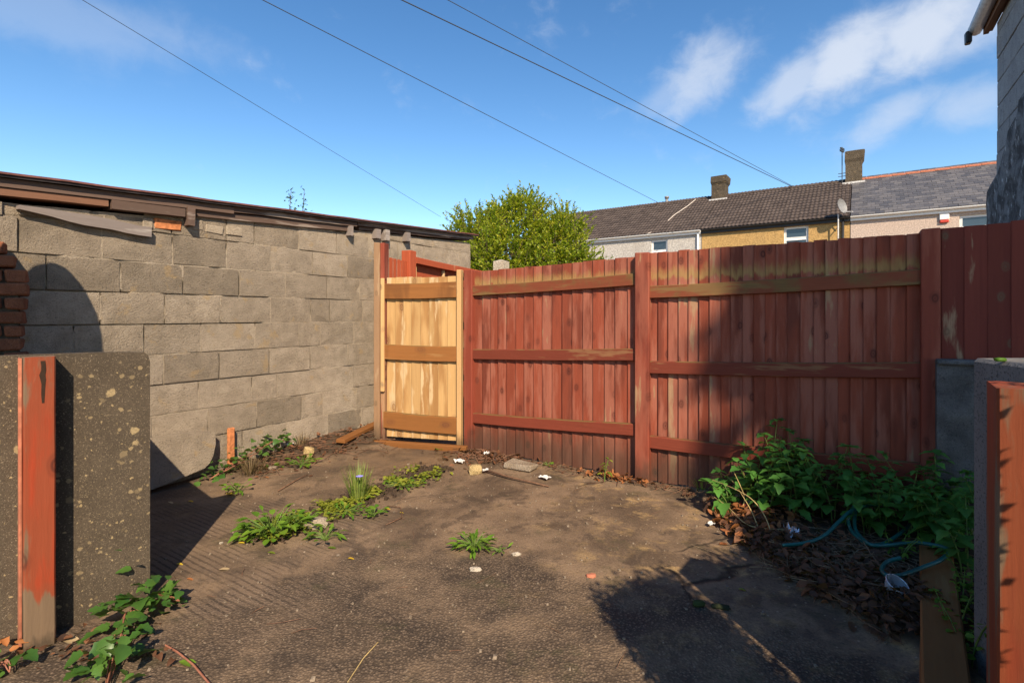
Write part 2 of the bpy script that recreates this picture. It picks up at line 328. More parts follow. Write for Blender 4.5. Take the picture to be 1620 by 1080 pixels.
# ---------------------------------------------------------------- geometry helpers
def at(px, py, Z): return Vector(((px-CX)/F*Z, Z, CH+(HY-py)/F*Z))
def gp(px, py, h=0.0):
    Z = F*(CH-h)/(py-HY); return Vector(((px-CX)/F*Z, Z, h))
def tag(o, label=None, cat=None, group=None, kind=None):
    for k, v in (('label', label), ('category', cat), ('group', group), ('kind', kind)):
        if v: o[k] = v
    return o
def empty(name, loc, rz=0.0, **k):
    o = bpy.data.objects.new(name, None); col.objects.link(o); o.location = loc; o.rotation_euler = (0, 0, rz)
    o.empty_display_size = .1
    return tag(o, **k)
class MB:
    def __init__(s): s.v = []; s.f = []; s.sh = []
    def quad(s, a, b, c, d): i = len(s.v); s.v += [a, b, c, d]; s.f.append((i, i+1, i+2, i+3)); return s
    def box(s, x0, x1, y0, y1, z0, z1, j=0.0):
        i = len(s.v)
        for z in (z0, z1):
            for x, y in ((x0, y0), (x1, y0), (x1, y1), (x0, y1)):
                s.v.append((x+rnd.uniform(-j, j), y+rnd.uniform(-j, j), z+rnd.uniform(-j, j)))
        for f in ((3, 2, 1, 0), (4, 5, 6, 7), (0, 1, 5, 4), (1, 2, 6, 5), (2, 3, 7, 6), (3, 0, 4, 7)): s.f.append(tuple(i+k for k in f))
        return s
    def beam(s, a, b, wd, ht, up=(0, 0, 1), j=0.0):
        a = Vector(a); b = Vector(b); d = (b-a).normalized(); u = Vector(up); sd = d.cross(u).normalized(); u = sd.cross(d).normalized()
        i = len(s.v)
        for p in (a, b):
            for q, r in ((-1, -1), (1, -1), (1, 1), (-1, 1)):
                s.v.append(tuple(p+sd*(q*wd/2+rnd.uniform(-j, j))+u*(r*ht/2+rnd.uniform(-j, j))))
        for f in ((0, 1, 2, 3), (7, 6, 5, 4), (4, 5, 1, 0), (5, 6, 2, 1), (6, 7, 3, 2), (7, 4, 0, 3)): s.f.append(tuple(i+k for k in f))
        return s
    def tube(s, pts, r, n=6, r1=None):
        pts = [Vector(p) for p in pts]; r1 = r if r1 is None else r1; m = len(pts); base = len(s.v)
        ref = Vector((.13, .27, .95))
        for k, p in enumerate(pts):
            d = (pts[min(k+1, m-1)]-pts[max(k-1, 0)]).normalized()
            a = d.cross(ref)
            if a.length < 1e-3: a = d.cross(Vector((1, 0, 0)))
            a.normalize(); b = d.cross(a); rr = r+(r1-r)*k/max(1, m-1)
            for q in range(n):
                an = 2*math.pi*q/n; s.v.append(tuple(p+a*(rr*math.cos(an))+b*(rr*math.sin(an))))
        for k in range(m-1):
            for q in range(n):
                i0 = base+k*n+q; i1 = base+k*n+(q+1) % n; s.f.append((i0, i1, i1+n, i0+n))
        s.f.append(tuple(base+q for q in range(n))[::-1]); s.f.append(tuple(base+(m-1)*n+q for q in range(n)))
        return s
    def lathe(s, prof, n=16):
        base = len(s.v)
        for (r, z) in prof:
            for q in range(n): an = 2*math.pi*q/n; s.v.append((r*math.cos(an), r*math.sin(an), z))
        for k in range(len(prof)-1):
            for q in range(n):
                a = base+k*n+q; b = base+k*n+(q+1) % n; s.f.append((a, b, b+n, a+n))
        return s
    def add(s, verts, faces, mat4, shade=None):
        i = len(s.v); s.v += [tuple(mat4 @ Vector(v)) for v in verts]; s.f += [tuple(i+k for k in f) for f in faces]
        if shade is not None: s.sh += [shade]*len(verts)
        return s
    def mesh(s, name, mat, smooth=False, bevel=0.0):
        me = bpy.data.meshes.new(name); me.from_pydata([tuple(v) for v in s.v], [], s.f); me.update()
        if s.sh and len(s.sh) == len(s.v):
            a = me.attributes.new('shade', 'FLOAT', 'POINT'); a.data.foreach_set('value', s.sh)
        bm = bmesh.new(); bm.from_mesh(me)
        if bevel:
            bmesh.ops.bevel(bm, geom=list(bm.edges), offset=bevel, segments=1, affect='EDGES', profile=.6)
        if not s.sh: bmesh.ops.recalc_face_normals(bm, faces=bm.faces)
        bm.to_mesh(me); bm.free()
        if smooth: me.polygons.foreach_set('use_smooth', [True]*len(me.polygons))
        me.materials.append(mat)
        return me
    def build(s, name, mat, parent=None, loc=None, rz=0.0, smooth=False, bevel=0.0, **k):
        o = bpy.data.objects.new(name, s.mesh(name, mat, smooth, bevel)); col.objects.link(o)
        if parent is not None: o.parent = parent
        if loc is not None: o.location = loc
        if rz: o.rotation_euler = (0, 0, rz)
        return tag(o, **k)
def link(name, me, parent, mat4=None):
    o = bpy.data.objects.new(name, me); col.objects.link(o); o.parent = parent
    if mat4 is not None: o.matrix_local = mat4
    return o
def nz(x, y=0.0, z=0.0): return noise.noise(Vector((x, y, z)))
def rough_stone(sx, sy, sz, seed, sub=2, amp=.25, flat=0.0):
    bm = bmesh.new(); bmesh.ops.create_icosphere(bm, subdivisions=sub, radius=1)
    for v in bm.verts:
        d = v.co.normalized(); k = 1+amp*nz(d.x*1.7+seed, d.y*1.7, d.z*1.7)+amp*.5*nz(d.x*4+seed, d.y*4, d.z*4)
        q = [c if abs(c) < .62 else math.copysign(.62+(abs(c)-.62)*.45, c) for c in d]
        v.co = Vector((q[0]*sx*k, q[1]*sy*k, q[2]*sz*k))
    m = MB(); m.v = [tuple(v.co) for v in bm.verts]; m.f = [tuple(v.index for v in f.verts) for f in bm.faces]; bm.free(); return m

# leaf outlines: y along the midrib, folded about it
def leaf_shape(length, width, kind='ovate', teeth=0, fold=.25, curl=.2, n=5):
    L = []
    for k in range(n+1):
        u = k/n
        if kind == 'heart': wv = math.sin(math.pi*min(1, u*.92+.1))**.8*(1-u*.5)*1.25 if u < 1 else 0
        elif kind == 'lance': wv = math.sin(math.pi*u)**1.0
        elif kind == 'round': wv = math.sqrt(max(0, 1-(2*u-1)**2))
        else: wv = math.sin(math.pi*u**.8)**.9
        if u in (0,): wv = .05 if kind != 'heart' else .3
        if k == n: wv = .03
        if teeth and 0 < k < n: wv *= (1.16 if k % 2 else .86)
        L.append((u, max(.0, wv)))
    v = []; f = []
    for u, wv in L:
        zc = -curl*length*u*u; hw = wv*width/2
        v += [(-hw, u*length, zc+fold*hw), (0, u*length+.0, zc), (hw, u*length, zc+fold*hw)]
    for k in range(n):
        a = 3*k; f += [(a, a+1, a+4, a+3), (a+1, a+2, a+5, a+4)]
    return v, f
def leaf_mesh(name, mat, *a, **k):
    m = MB(); m.v, m.f = leaf_shape(*a, **k); m.sh = [0.0]*len(m.v); return m.mesh(name, mat, True)
def orient(pos, yaw, pitch, roll=0.0, sc=1.0):
    return Matrix.Translation(pos) @ Matrix.Rotation(yaw, 4, 'Z') @ Matrix.Rotation(pitch, 4, 'X') @ Matrix.Rotation(roll, 4, 'Y') @ Matrix.Scale(sc, 4)

# ---------------------------------------------------------------- ground: one sheet, flat yard with a soil bank along the wall and a compost patch on the right
WD = Vector((.542, .840)); WN = Vector((.840, -.542)); W0 = Vector((-2.656, 3.80))     # block wall: direction, outward normal, foot at photo column 230
def sstep(a, b, x):
    t = min(1, max(0, (x-a)/(b-a))) if a != b else 0; return t*t*(3-2*t)
def wall_uv(x, y):
    d = Vector((x, y))-W0; return d.dot(WD), d.dot(WN)
PATCH = [gp(1128, 815), gp(1195, 900), gp(1290, 968), gp(1375, 1020), gp(1440, 1075), Vector((1.35, 1.5, 0)), Vector((2.6, 2.4, 0)), Vector((3.0, 3.0, 0)), Vector((1.55, 3.72, 0)), gp(1135, 770)]
PATCH = [(p.x, p.y) for p in PATCH]
def in_poly(x, y, P):
    c = False; j = len(P)-1
    for i in range(len(P)):
        if (P[i][1] > y) != (P[j][1] > y) and x < (P[j][0]-P[i][0])*(y-P[i][1])/(P[j][1]-P[i][1])+P[i][0]: c = not c
        j = i
    return c
def poly_d(x, y, P):
    """signed distance, positive inside"""
    best = 1e9; q = Vector((x, y))
    for i in range(len(P)):
        a = Vector(P[i-1]); b = Vector(P[i]); t = max(0, min(1, (q-a).dot(b-a)/(b-a).length_squared)); best = min(best, (q-a-(b-a)*t).length)
    return best if in_poly(x, y, P) else -best
def gz(x, y):
    z = .006*nz(x*1.1, y*1.1)+.003*nz(x*4, y*4, 3)
    u, d = wall_uv(x, y)
    if -.6 < u < 3.4 and -.1 < d < 1.2:
        k = sstep(.15, 1.7, u)*(1-sstep(.0, .62, d+.12*nz(x*3, y*3, 9)))*(1-sstep(2.6, 3.3, u)*.5)
        z += k*(.11+.025*nz(x*9, y*9, 4))
    if .6 < x < 3.4 and 1.2 < y < 4.2:
        k = sstep(-.02, .30, poly_d(x, y, PATCH)); z += k*(.055+.03*nz(x*5, y*5, 8)+.012*nz(x*16, y*16, 2))
    if y < 1: z += 0
    return z
def axis(lo, hi, st, far):
    a = [lo]; 
    while a[-1] < hi: a.append(a[-1]+st)
    s = st
    up = [a[-1]]
    while up[-1] < far: s *= 1.35; up.append(up[-1]+s)
    s = st; dn = [a[0]]
    while dn[-1] > -far: s *= 1.35; dn.append(dn[-1]-s)
    return dn[:0:-1]+a+up[1:]
xs = axis(-3.0, 3.2, .03, 400); ys = axis(1.2, 6.3, .03, 400)
gv = []; gf = []
for y in ys:
    for x in xs: gv.append((x, y, gz(x, y) if -4 < x < 4 and 0 < y < 8 else 0.0))
nx = len(xs)
for j in range(len(ys)-1):
    for i in range(nx-1): a = j*nx+i; gf.append((a, a+1, a+nx+1, a+nx))

def ground_mat():
    m, t = new_mat('yard_concrete')
    p = t.N('ShaderNodeTexCoord').outputs['Object']; x, y, z = t.sep(p)
    n1 = t.noise(p, 2.2, 6, .62); n2 = t.noise(p, 9, 5, .65); n3 = t.noise(p, 45, 4, .7); fine = t.noise(p, 230, 3, .75)
    # smooth weathered concrete, brown with ochre scuffs
    c = t.mix(t.ramp(n1, .34, .66), (.100, .067, .042), (.225, .152, .094))
    sc = t.ramp(t.math('ADD', t.math('MULTIPLY', n2, .6), t.math('MULTIPLY', t.noise(t.scale(p, (1, 1.6, 1), (3, 1, 0)), 3.2, 6, .7), .6)), .60, .78)
    xr = t.ramp(x, -.1, .9)
    c = t.mix(t.math('MULTIPLY', sc, t.math('ADD', .15, t.math('MULTIPLY', xr, .85))), c, (.46, .30, .13))
    c = t.mix(t.math('MULTIPLY', t.ramp(n2, .53, .70), .6), c, (.042, .031, .024))
    c = t.mix(t.math('MULTIPLY', t.ramp(fine, .55, .75), .5), c, (.035, .027, .02))
    c = t.mix(t.math('MULTIPLY', t.ramp(fine, .40, .28), .35), c, (.4, .31, .22))
    mot = t.noise(p, 85, 5, .8)
    c = t.mix(t.math('MULTIPLY', t.ramp(mot, .5, .66), .6), c, (.04, .029, .02))
    c = t.mix(t.math('MULTIPLY', t.ramp(mot, .44, .32), .5), c, (.33, .24, .15))
    st_n = t.noise(t.scale(p, (1, 1, 1), (5, 2, 0)), 4.5, 7, .68, .6)
    c = t.mix(t.math('MULTIPLY', t.ramp(st_n, .51, .62), .62), c, (.05, .037, .027))
    fl = t.N('ShaderNodeTexVoronoi', {'Vector': p, 'Scale': 38.0, 'Randomness': 1.0})
    flm = t.math('MULTIPLY', t.ramp(t.sep(fl.outputs['Color'])[0], .88, .93), t.ramp(fl.outputs['Distance'], .22, .12))
    c = t.mix(t.math('MULTIPLY', flm, .7), c, (.36, .28, .19))
    # coarse exposed aggregate towards the viewer
    wob = t.math('ADD', t.math('MULTIPLY', t.math('SUBTRACT', n1, .5), 1.1), t.math('MULTIPLY', t.math('SUBTRACT', n2, .5), .35))
    xa = t.math('ABSOLUTE', t.math('ADD', x, .3))
    lim = t.math('SUBTRACT', 2.80, t.math('MULTIPLY', t.math('MAXIMUM', t.math('SUBTRACT', xa, .35), 0.0), .62))
    ag = t.math('SUBTRACT', 1.0, t.ramp(t.math('ADD', t.math('SUBTRACT', y, lim), wob), -.12, .12))
    vo = t.N('ShaderNodeTexVoronoi', {'Vector': p, 'Scale': 95.0, 'Randomness': 1.0})
    vc = t.sep(vo.outputs['Color'])
    ac = t.mix(t.ramp(vc[0], .25, 1.0), (.11, .080, .056), (.27, .195, .132))
    ac = t.mix(t.ramp(vc[1], .95, .99), ac, (.29, .215, .15))
    ac = t.mix(t.ramp(vo.outputs['Distance'], .25, .6), ac, (.02, .017, .014))
    ac = t.mix(t.math('MULTIPLY', t.ramp(n1, .42, .68), .6), ac, (.21, .145, .09))
    ac = t.mix(t.math('MULTIPLY', t.ramp(n2, .55, .7), .5), ac, (.035, .028, .024))
    c = t.mix(t.math('MULTIPLY', ag, .48), c, ac)
    # tamped grooves in the left slab
    q = t.math('ADD', t.math('MULTIPLY', x, .541), t.math('MULTIPLY', y, .841))
    q = t.math('ADD', q, t.math('MULTIPLY', t.math('SUBTRACT', t.noise(p, 3, 3), .5), .022))
    gw = t.math('SINE', t.math('MULTIPLY', q, 2*math.pi/.033))
    gm = t.math('MULTIPLY', t.math('SUBTRACT', 1.0, t.ramp(t.math('ADD', x, t.math('MULTIPLY', wob, .6)), -1.15, -.6)), t.math('SUBTRACT', 1.0, t.ramp(t.math('ADD', y, t.math('MULTIPLY', wob, .5)), 3.2, 3.9)))
    gm = t.math('MULTIPLY', t.math('MULTIPLY', gm, t.ramp(y, 1.9, 2.3)), t.ramp(t.noise(p, 3.5, 4), .36, .62))
    gwc = t.ramp(t.math('ADD', gw, t.math('MULTIPLY', t.math('SUBTRACT', n3, .5), 3.0)), -.95, -.1)
    c = t.mix(t.math('MULTIPLY', gm, .5), c, t.mix(gwc, (.045, .033, .025), (.175, .123, .085)))
    # damp film before the gate
    dm = t.math('SUBTRACT', 1.0, t.ramp(t.N('ShaderNodeVectorMath', {0: t.scale(p, (1, 1.1, 0)), 1: (-.85, 5.06, 0)}, operation='DISTANCE').outputs['Value'], .25, .95))
    dm = t.math('MULTIPLY', dm, t.ramp(n1, .35, .6))
    c = t.mix(t.math('MULTIPLY', dm, .3), c, (.09, .062, .04))
    # soil where the bank and the patch rise
    so = t.ramp(t.math('ADD', z, t.math('MULTIPLY', t.math('SUBTRACT', n2, .5), .02)), .014, .04)
    c = t.mix(so, c, t.mix(n3, (.03, .02, .013), (.1, .066, .04)))
    ms = t.math('MULTIPLY', t.ramp(t.noise(t.scale(p, (1, 1, 1), (7, 7, 0)), 3.1, 6, .7), .56, .66), t.ramp(mot, .3, .6))
    c = t.mix(t.math('MULTIPLY', ms, .45), c, (.06, .058, .024))
    # hairline cracks
    wv = t.N('ShaderNodeTexNoise', {'Vector': p, 'Scale': 3.0, 'Detail': 5.0}).outputs['Color']
    cv = t.N('ShaderNodeTexVoronoi', {'Vector': t.add(p, t.scale(wv, (.3, .3, 0))), 'Scale': .9}, feature='DISTANCE_TO_EDGE')
    cm = t.math('MULTIPLY', t.math('SUBTRACT', 1.0, t.ramp(cv.outputs['Distance'], .0, .012)), t.ramp(t.noise(p, 1.3, 2), .47, .56))
    cm = t.math('MULTIPLY', cm, t.ramp(x, .3, .7))
    c = t.mix(t.math('MULTIPLY', cm, .85), c, (.012, .01, .008))
    h = t.math('ADD', t.math('MULTIPLY', n3, .5), t.math('MULTIPLY', fine, .35))
    h = t.math('ADD', h, t.math('MULTIPLY', t.math('MULTIPLY', gwc, gm), .42))
    h = t.math('ADD', h, t.math('MULTIPLY', t.math('SUBTRACT', 1.0, vo.outputs['Distance']), t.math('MULTIPLY', ag, 1.1)))
    h = t.math('SUBTRACT', h, t.math('MULTIPLY', cm, 1.5))
    rg = t.math('SUBTRACT', t.math('SUBTRACT', .88, t.math('MULTIPLY', t.ramp(st_n, .5, .66), .22)), t.math('MULTIPLY', dm, .45))
    fin(t, c, rg, bump(t, h, .6, .007), .25)
    return m
gm_ = MB(); gm_.v = gv; gm_.f = gf
gm_.build('ground', ground_mat(), smooth=True, kind='structure')

# ---------------------------------------------------------------- block outbuilding on the left
WROT = math.atan2(WD.y, WD.x)
wroot = empty('block_outbuilding', (W0.x, W0.y, 0), WROT, label='long grey concrete block outbuilding wall under a low felt roof edge on the left', cat='outbuilding')
# wall-local frame: x along the wall away from the viewer, -y out of the wall towards the yard, z up
def roof_z(u): return 2.105+(u+.79)*.0517          # underside of the felt
U0, U1 = -1.25, 3.87
cb = MB(); nu_, nv_ = 190, 90
for b in range(nv_+1):
    for a in range(nu_+1):
        u = U0+(U1-U0)*a/nu_; z = -.1+(roof_z(u)-.1-.06*(u < 0)+.1)*b/nv_
        y = .0022+.017*sstep(-.05, .32, nz(u*2.2, z*3.0, 7)+.35*nz(u*9, z*9, 3))
        if (abs(z-1.2015) < .02 and u < .9) or (abs(z-1.426) < .02 and -.9 < u < -.1) or (abs(u+.305) < .02 and z > 1.65): y = .03
        cb.v.append((u, y, z))
for b in range(nv_):
    for a in range(nu_): i_ = b*(nu_+1)+a; cb.f.append((i_, i_+1, i_+nu_+2, i_+nu_+1))
cb.box(U0, U1, .04, .2, -.1, 1.9)
cb.build('mortar_bed', M['mortar'], wroot)
cb = MB().box(U0, U1, 2.3, 2.5, -.1, 2.25).box(U0, U0+.2, .2, 2.3, -.1, 1.95).box(U1-.2, U1-.003, .2, 2.3, -.1, 2.15)
cb.build('back_wall', M['block_dark'], wroot)
offs = {0: .165, 1: .375, 2: .41, 3: .24, 4: .02, 5: .118, 6: .051, 7: .113, 8: .33, 9: .1, -1: .3}
def block(u0, u1, z0, z1, ztop=None):
    """one block: a rough, slightly pillowed face with worn edges"""
    m = MB(); nu, nv = 6, 4; s = rnd.uniform(0, 99); pr = rnd.uniform(.0, .005); tl = rnd.uniform(-.003, .003)
    g = rnd.uniform(.004, .007)
    for b in range(nv+1):
        for a in range(nu+1):
            fa, fb = a/nu, b/nv; u = u0+g+(u1-u0-2*g)*fa; zt = (z1 if ztop is None else min(z1, ztop(u)))-g
            z = z0+g+(zt-z0-g)*fb
            edge = (a in (0, nu)) or (b in (0, nv))
            y = -pr-.0016*nz(u*14+s, z*14)-tl*(fa-.5)
            if edge:
                y += .0025+.003*nz(u*20, z*20, s); u += .0035*nz(z*17, s)*(a in (0, nu)); z += .0035*nz(u*17, s)*(b in (0, nv))
            m.v.append((u, y, z))
    for b in range(nv):
        for a in range(nu): i = b*(nu+1)+a; m.f.append((i, i+1, i+nu+2, i+nu+1))
    n0 = len(m.v)
    ring = [a for a in range(nu+1)]+[b*(nu+1)+nu for b in range(1, nv+1)]+[nv*(nu+1)+a for a in range(nu-1, -1, -1)]+[b*(nu+1) for b in range(nv-1, 0, -1)]
    for i in ring: x, y, z = m.v[i]; m.v.append((x, .05, z))
    k = len(ring)
    for q in range(k): m.f.append((ring[q], n0+q, n0+(q+1) % k, ring[(q+1) % k]))
    return m
for c in range(-1, 10):
    z0 = .079+.2245*c; z1 = z0+.2245
    u = offs[c]-.42*8
    while u < U1:
        wd = .42+rnd.uniform(-.025, .03)
        if rnd.random() < .1: wd *= .55
        a, b = max(u, U0), min(u+wd, U1)
        top = lambda q: roof_z(q)-.115-(.06 if q < .2 else 0)
        if b-a > .06 and top((a+b)/2)-z0 > .05:
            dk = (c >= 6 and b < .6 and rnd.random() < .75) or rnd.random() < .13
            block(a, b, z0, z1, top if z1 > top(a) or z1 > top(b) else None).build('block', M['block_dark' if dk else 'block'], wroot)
        u += wd
# timber under the felt, in several lengths
def tpiece(u0, u1, dz0, dz1, h, y0, y1, mat, name='wall_plate'):
    m = MB(); n = 7
    for k in range(n+1):
        u = u0+(u1-u0)*k/n; zb = roof_z(u)-(dz0+(dz1-dz0)*k/n)-h; j = .004*nz(u*7, dz0*31)
        for (y, z) in ((y0, zb+j), (y0, zb+h+j*.5), (y1, zb+h), (y1, zb)): m.v.append((u, y, z))
    for k in range(n):
        for q in range(4): a = 4*k+q; b = 4*k+(q+1) % 4; m.f.append((a, b, b+4, a+4))
    m.f += [(0, 1, 2, 3), (4*n+3, 4*n+2, 4*n+1, 4*n)]
    m.build(name, mat, wroot)
tpiece(-1.25, .62, .022, .028, .052, -.055, .1, M['old_timber'])
tpiece(.62, 1.9, .020, .024, .045, -.05, .1, M['old_timber'])
tpiece(1.91, 3.86, .016, .020, .04, -.052, .1, M['old_timber'])
tpiece(-1.25, -.24, .078, .082, .045, -.045, .1, M['old_timber_red'])
tpiece(-.225, .245, .080, .086, .062, -.06, .1, M['old_timber'])
tpiece(.34, 1.86, .076, .07, .052, -.03, .1, M['old_timber'])
tpiece(1.95, 2.6, .062, .060, .03, -.02, .1, M['old_timber'])
tpiece(2.6, 3.8, .058, .052, .026, -.035, .1, M['old_timber'])
m = MB(); n = 9                                             # the warped loose plank resting on the blocks
for k in range(n+1):
    f = k/n; u = -.70+.72*f; zc = 1.925-.055*f+.008*nz(u*6); hh = .012+.03*min(1, f*2.2)*(1-.2*f)
    for (y, z) in ((-.05, zc-hh-.012*abs(nz(u*13, 5))), (-.052, zc+hh*.8), (.03, zc+hh*.8), (.03, zc-hh)): m.v.append((u, y, z))
for k in range(n):
    for q in range(4): a = 4*k+q; b = 4*k+(q+1) % 4; m.f.append((a, b, b+4, a+4))
m.f += [(0, 1, 2, 3), (4*n+3, 4*n+2, 4*n+1, 4*n)]
m.build('loose_plank', M['grey_plank'], wroot, label='warped grey plank wedged under the roof edge')
for (u, dn, wd) in ((.285, .19, .05), (1.81, .15, .035), (2.17, .15, .055), (2.3, .165, .06), (2.62, .15, .06)):    # rafter ends
    zt = roof_z(u)-.02
    MB().box(u-wd/2, u+wd/2, -.075, .06, zt-dn, zt-.05, .003).build('rafter_end', M['old_timber' if u < 1 else 'grey_plank'], wroot)
for (u0, u1, z0, z1) in ((.06, .24, 1.905, 1.985), (-.02, .05, 1.90, 1.97), (.32, .4, 1.93, 2.01), (.42, .56, 1.92, 1.985), (.58, .72, 1.93, 2.0), (-.93, -.76, 1.86, 1.95)):
    MB().box(u0, u1, -.012, .06, z0, z1, .006).build('packing_brick', M['rust_brick' if u0 > 0 and u1 < .3 else 'mortar'], wroot, bevel=.006)
m = MB(); n = 24                                            # felt sheet, falling away to the back
for k in range(n+1):
    u = -1.35+(3.93+1.35)*k/n; j = .006*nz(u*3.1)
    for (y, z) in ((-.085, -.022), (-.085, .0), (0.0, .004), (1.2, -.16), (2.6, -.36)): m.v.append((u, y+.008*nz(u*5, y), roof_z(u)+z+j))
for k in range(n):
    for q in range(4): a = 5*k+q; m.f.append((a, a+5, a+6, a+1))
m.build('roof_felt', M['felt'], wroot)
m = MB()
for k in range(n+1):
    u = -1.35+(3.93+1.35)*k/n; j = .006*nz(u*3.1)
    for (y, z) in ((-.094, -.006), (-.094, .007), (-.075, .007)): m.v.append((u, y+.008*nz(u*5, -.085), roof_z(u)+z+j))
for k in range(n):
    for q in range(2): a = 3*k+q; m.f.append((a, a+3, a+4, a+1))
m.build('roof_edge', M['felt_edge'], wroot)
for (u0, u1, h) in ((.98, 1.7, .035), (2.35, 2.85, .045)):
    m = MB(); za, zb = roof_z(u0), roof_z(u1)
    m.v = [(u0, .25, za-.02), (u1, .22, zb-.03), (u1, .6, zb-.06), (u0, .6, za-.06), (u0+.05, .25, za+h*1.25), (u1-.1, .22, zb+h*.55), (u1, .6, zb), (u0, .6, za)]
    m.f = [(3, 2, 1, 0), (4, 5, 6, 7), (0, 1, 5, 4), (1, 2, 6, 5), (2, 3, 7, 6), (3, 0, 4, 7)]
    m.build('felt_patch', M['felt'], wroot)

# brick pier stub at the far left, ragged right edge
px0 = Vector((-2.885, 3.13, 0))
pier = empty('brick_pier', px0, R(38), label='crumbling red brick pier end beside the grey block wall at the left edge', cat='brick pier')
zt = .0
row = 0; z = 0.0
while z < 1.70:
    zb = z+.081; sh = .0 if row % 2 else -.11
    for k in range(3):
        a = -.22*(k+1)-sh*(k > 0)-.0; 
        right = -.0+rnd.uniform(-.022, .006)-(.06 if z > 1.52 else 0)-(.09 if z > 1.6 else 0) if k == 0 else -.22*k+(.11 if row % 2 == 0 else 0)
        left = -.22*(k+1)+(.11 if row % 2 == 0 else 0)
        MB().box(left+.006, right-.006, rnd.uniform(-.014, .004), .11, z+.004+rnd.uniform(0, .006), zb-.004-rnd.uniform(0, .006), .006).build('brick', M['brick'], pier, bevel=.008)
    row += 1; z = zb
MB().box(-.66, -.045, .012, .1, 0, 1.5).box(-.66, -.13, .014, .1, 1.5, 1.68).build('mortar_core', M['dark_mortar'], pier)
for k in range(2):
    MB().box(-.66, -.16-.1*k, .0, .11, 1.71+.085*k, 1.78+.085*k, .008).build('rubble_stone', M['pale_stone'], pier, bevel=.015)

# ---------------------------------------------------------------- red fence with two bays, posts, rails and feather-edge boards
FD = Vector((.841, -.541)); FR = math.atan2(FD.y, FD.x); FO = Vector((1.025, 4.05, 0))
def fence_s(px): k = (px-CX)/F; return (k*FO.y-FO.x)/(FD.x-k*FD.y)
fence = empty('wooden_fence', FO, FR, label='red stained two-bay board fence along the back of the yard, sunlit on its left', cat='fence')
def board(parent, x0, x1, zb, zt, mat, name='board', th=.019, y=0.0, thin=.005):
    """feather-edge board, slightly warped and split at the top"""
    m = MB(); n = 5; s = rnd.uniform(0, 99); wob = rnd.uniform(-.004, .004); tt = rnd.uniform(-.008, .008)
    for k in range(n+1):
        f = k/n; z = zb+(zt-zb)*f; o = wob*math.sin(f*3.1)+.002*nz(z*3, s); dx = .0015*nz(z*2.3, s+5)
        e = tt if k == n else 0
        for (xx, yy, ez) in ((x0+dx, y+o-th+.003, 0), (x0+.004+dx, y+o-th, 0), (x0+.65*(x1-x0)+dx, y+o-th*.62, .002), (x1+dx, y+o-thin, e*.4), (x1+dx, y+o+.002, e*.4), (x0+dx, y+o+.002, 0)):
            m.v.append((xx, yy, z+(ez if k == n else 0)))
    for k in range(n):
        for q in range(6): a = 6*k+q; b = 6*k+(q+1) % 6; m.f.append((a, b, b+6, a+6))
    m.f += [tuple(range(6)), tuple(6*n+q for q in range(5, -1, -1))]
    return m.build(name, mat, parent)
def rail(parent, xa, za, xb, zb, h, d, mat, y1=-.013, name='rail'):
    m = MB(); n = 6; s = rnd.uniform(0, 99)
    for k in range(n+1):
        f = k/n; x = xa+(xb-xa)*f; z = za+(zb-za)*f-.006*math.sin(f*3.14)+.002*nz(x*4, s); o = .003*nz(x*2, s+3)
        for (y, zz) in ((y1-d+o, z-h/2+.003), (y1-d+o, z+h/2-.006), (y1-d+.006+o, z+h/2), (y1, z+h/2), (y1, z-h/2), (y1-d+.004+o, z-h/2)): m.v.append((x, y, zz))
    for k in range(n):
        for q in range(6): a = 6*k+q; b = 6*k+(q+1) % 6; m.f.append((a, b, b+6, a+6))
    m.f += [tuple(range(6)), tuple(6*n+q for q in range(5, -1, -1))]
    return m.build(name, mat, parent)
def post(parent, x0, x1, y0, y1, z0, z1, mat, name='post', tilt=0.0):
    m = MB().box(x0, x1, y0, y1, z0, z1)
    for i in range(4, 8): v = m.v[i]; m.v[i] = (v[0]+tilt, v[1], v[2]+rnd.uniform(-.004, .004))
    return m.build(name, mat, parent, bevel=.005)
s1, s2, s3 = fence_s(746), 0.0, fence_s(1470)
def bay(xa, xb, n, top, bot):
    x = xa; ws = [rnd.uniform(.88, 1.12) for _ in range(n)]; k = (xb-xa)/sum(ws)
    for w_ in ws:
        f = (x-xa)/(xb-xa)
        board(fence, x+rnd.uniform(.001, .0035), x+w_*k+.012, bot+rnd.uniform(-.012, .006), top[0]+(top[1]-top[0])*f+rnd.uniform(-.006, .006), M['red_board'], y=-.0008*(int(x*100) % 3))
        x += w_*k
bay(s1+.03, -.03, 17, (1.675, 1.725), .012)
bay(.03, s3-.03, 23, (1.742, 1.752), .012)
RW = .092
for (za, zb, mt) in ((1.496, 1.545, 'mossy_rail'), (.906, .965, 'red_rail'), (.31, .385, 'red_rail')): rail(fence, s1+.045, za, -.052, zb, RW, .036, M[mt])
for (za, zb, mt) in ((1.442, 1.492, 'mossy_rail'), (.872, .94, 'red_rail'), (.306, .345, 'red_rail')): rail(fence, .052, za, s3-.045, zb, RW, .036, M[mt])
post(fence, s1-.045, s1+.05, -.062, .04, -.05, 1.69, M['red_post'])
post(fence, -.055, .055, -.075, .035, -.05, 1.742, M['red_post'])
post(fence, s3-.045, s3+.045, -.075, .035, -.05, 1.77, M['red_post'])

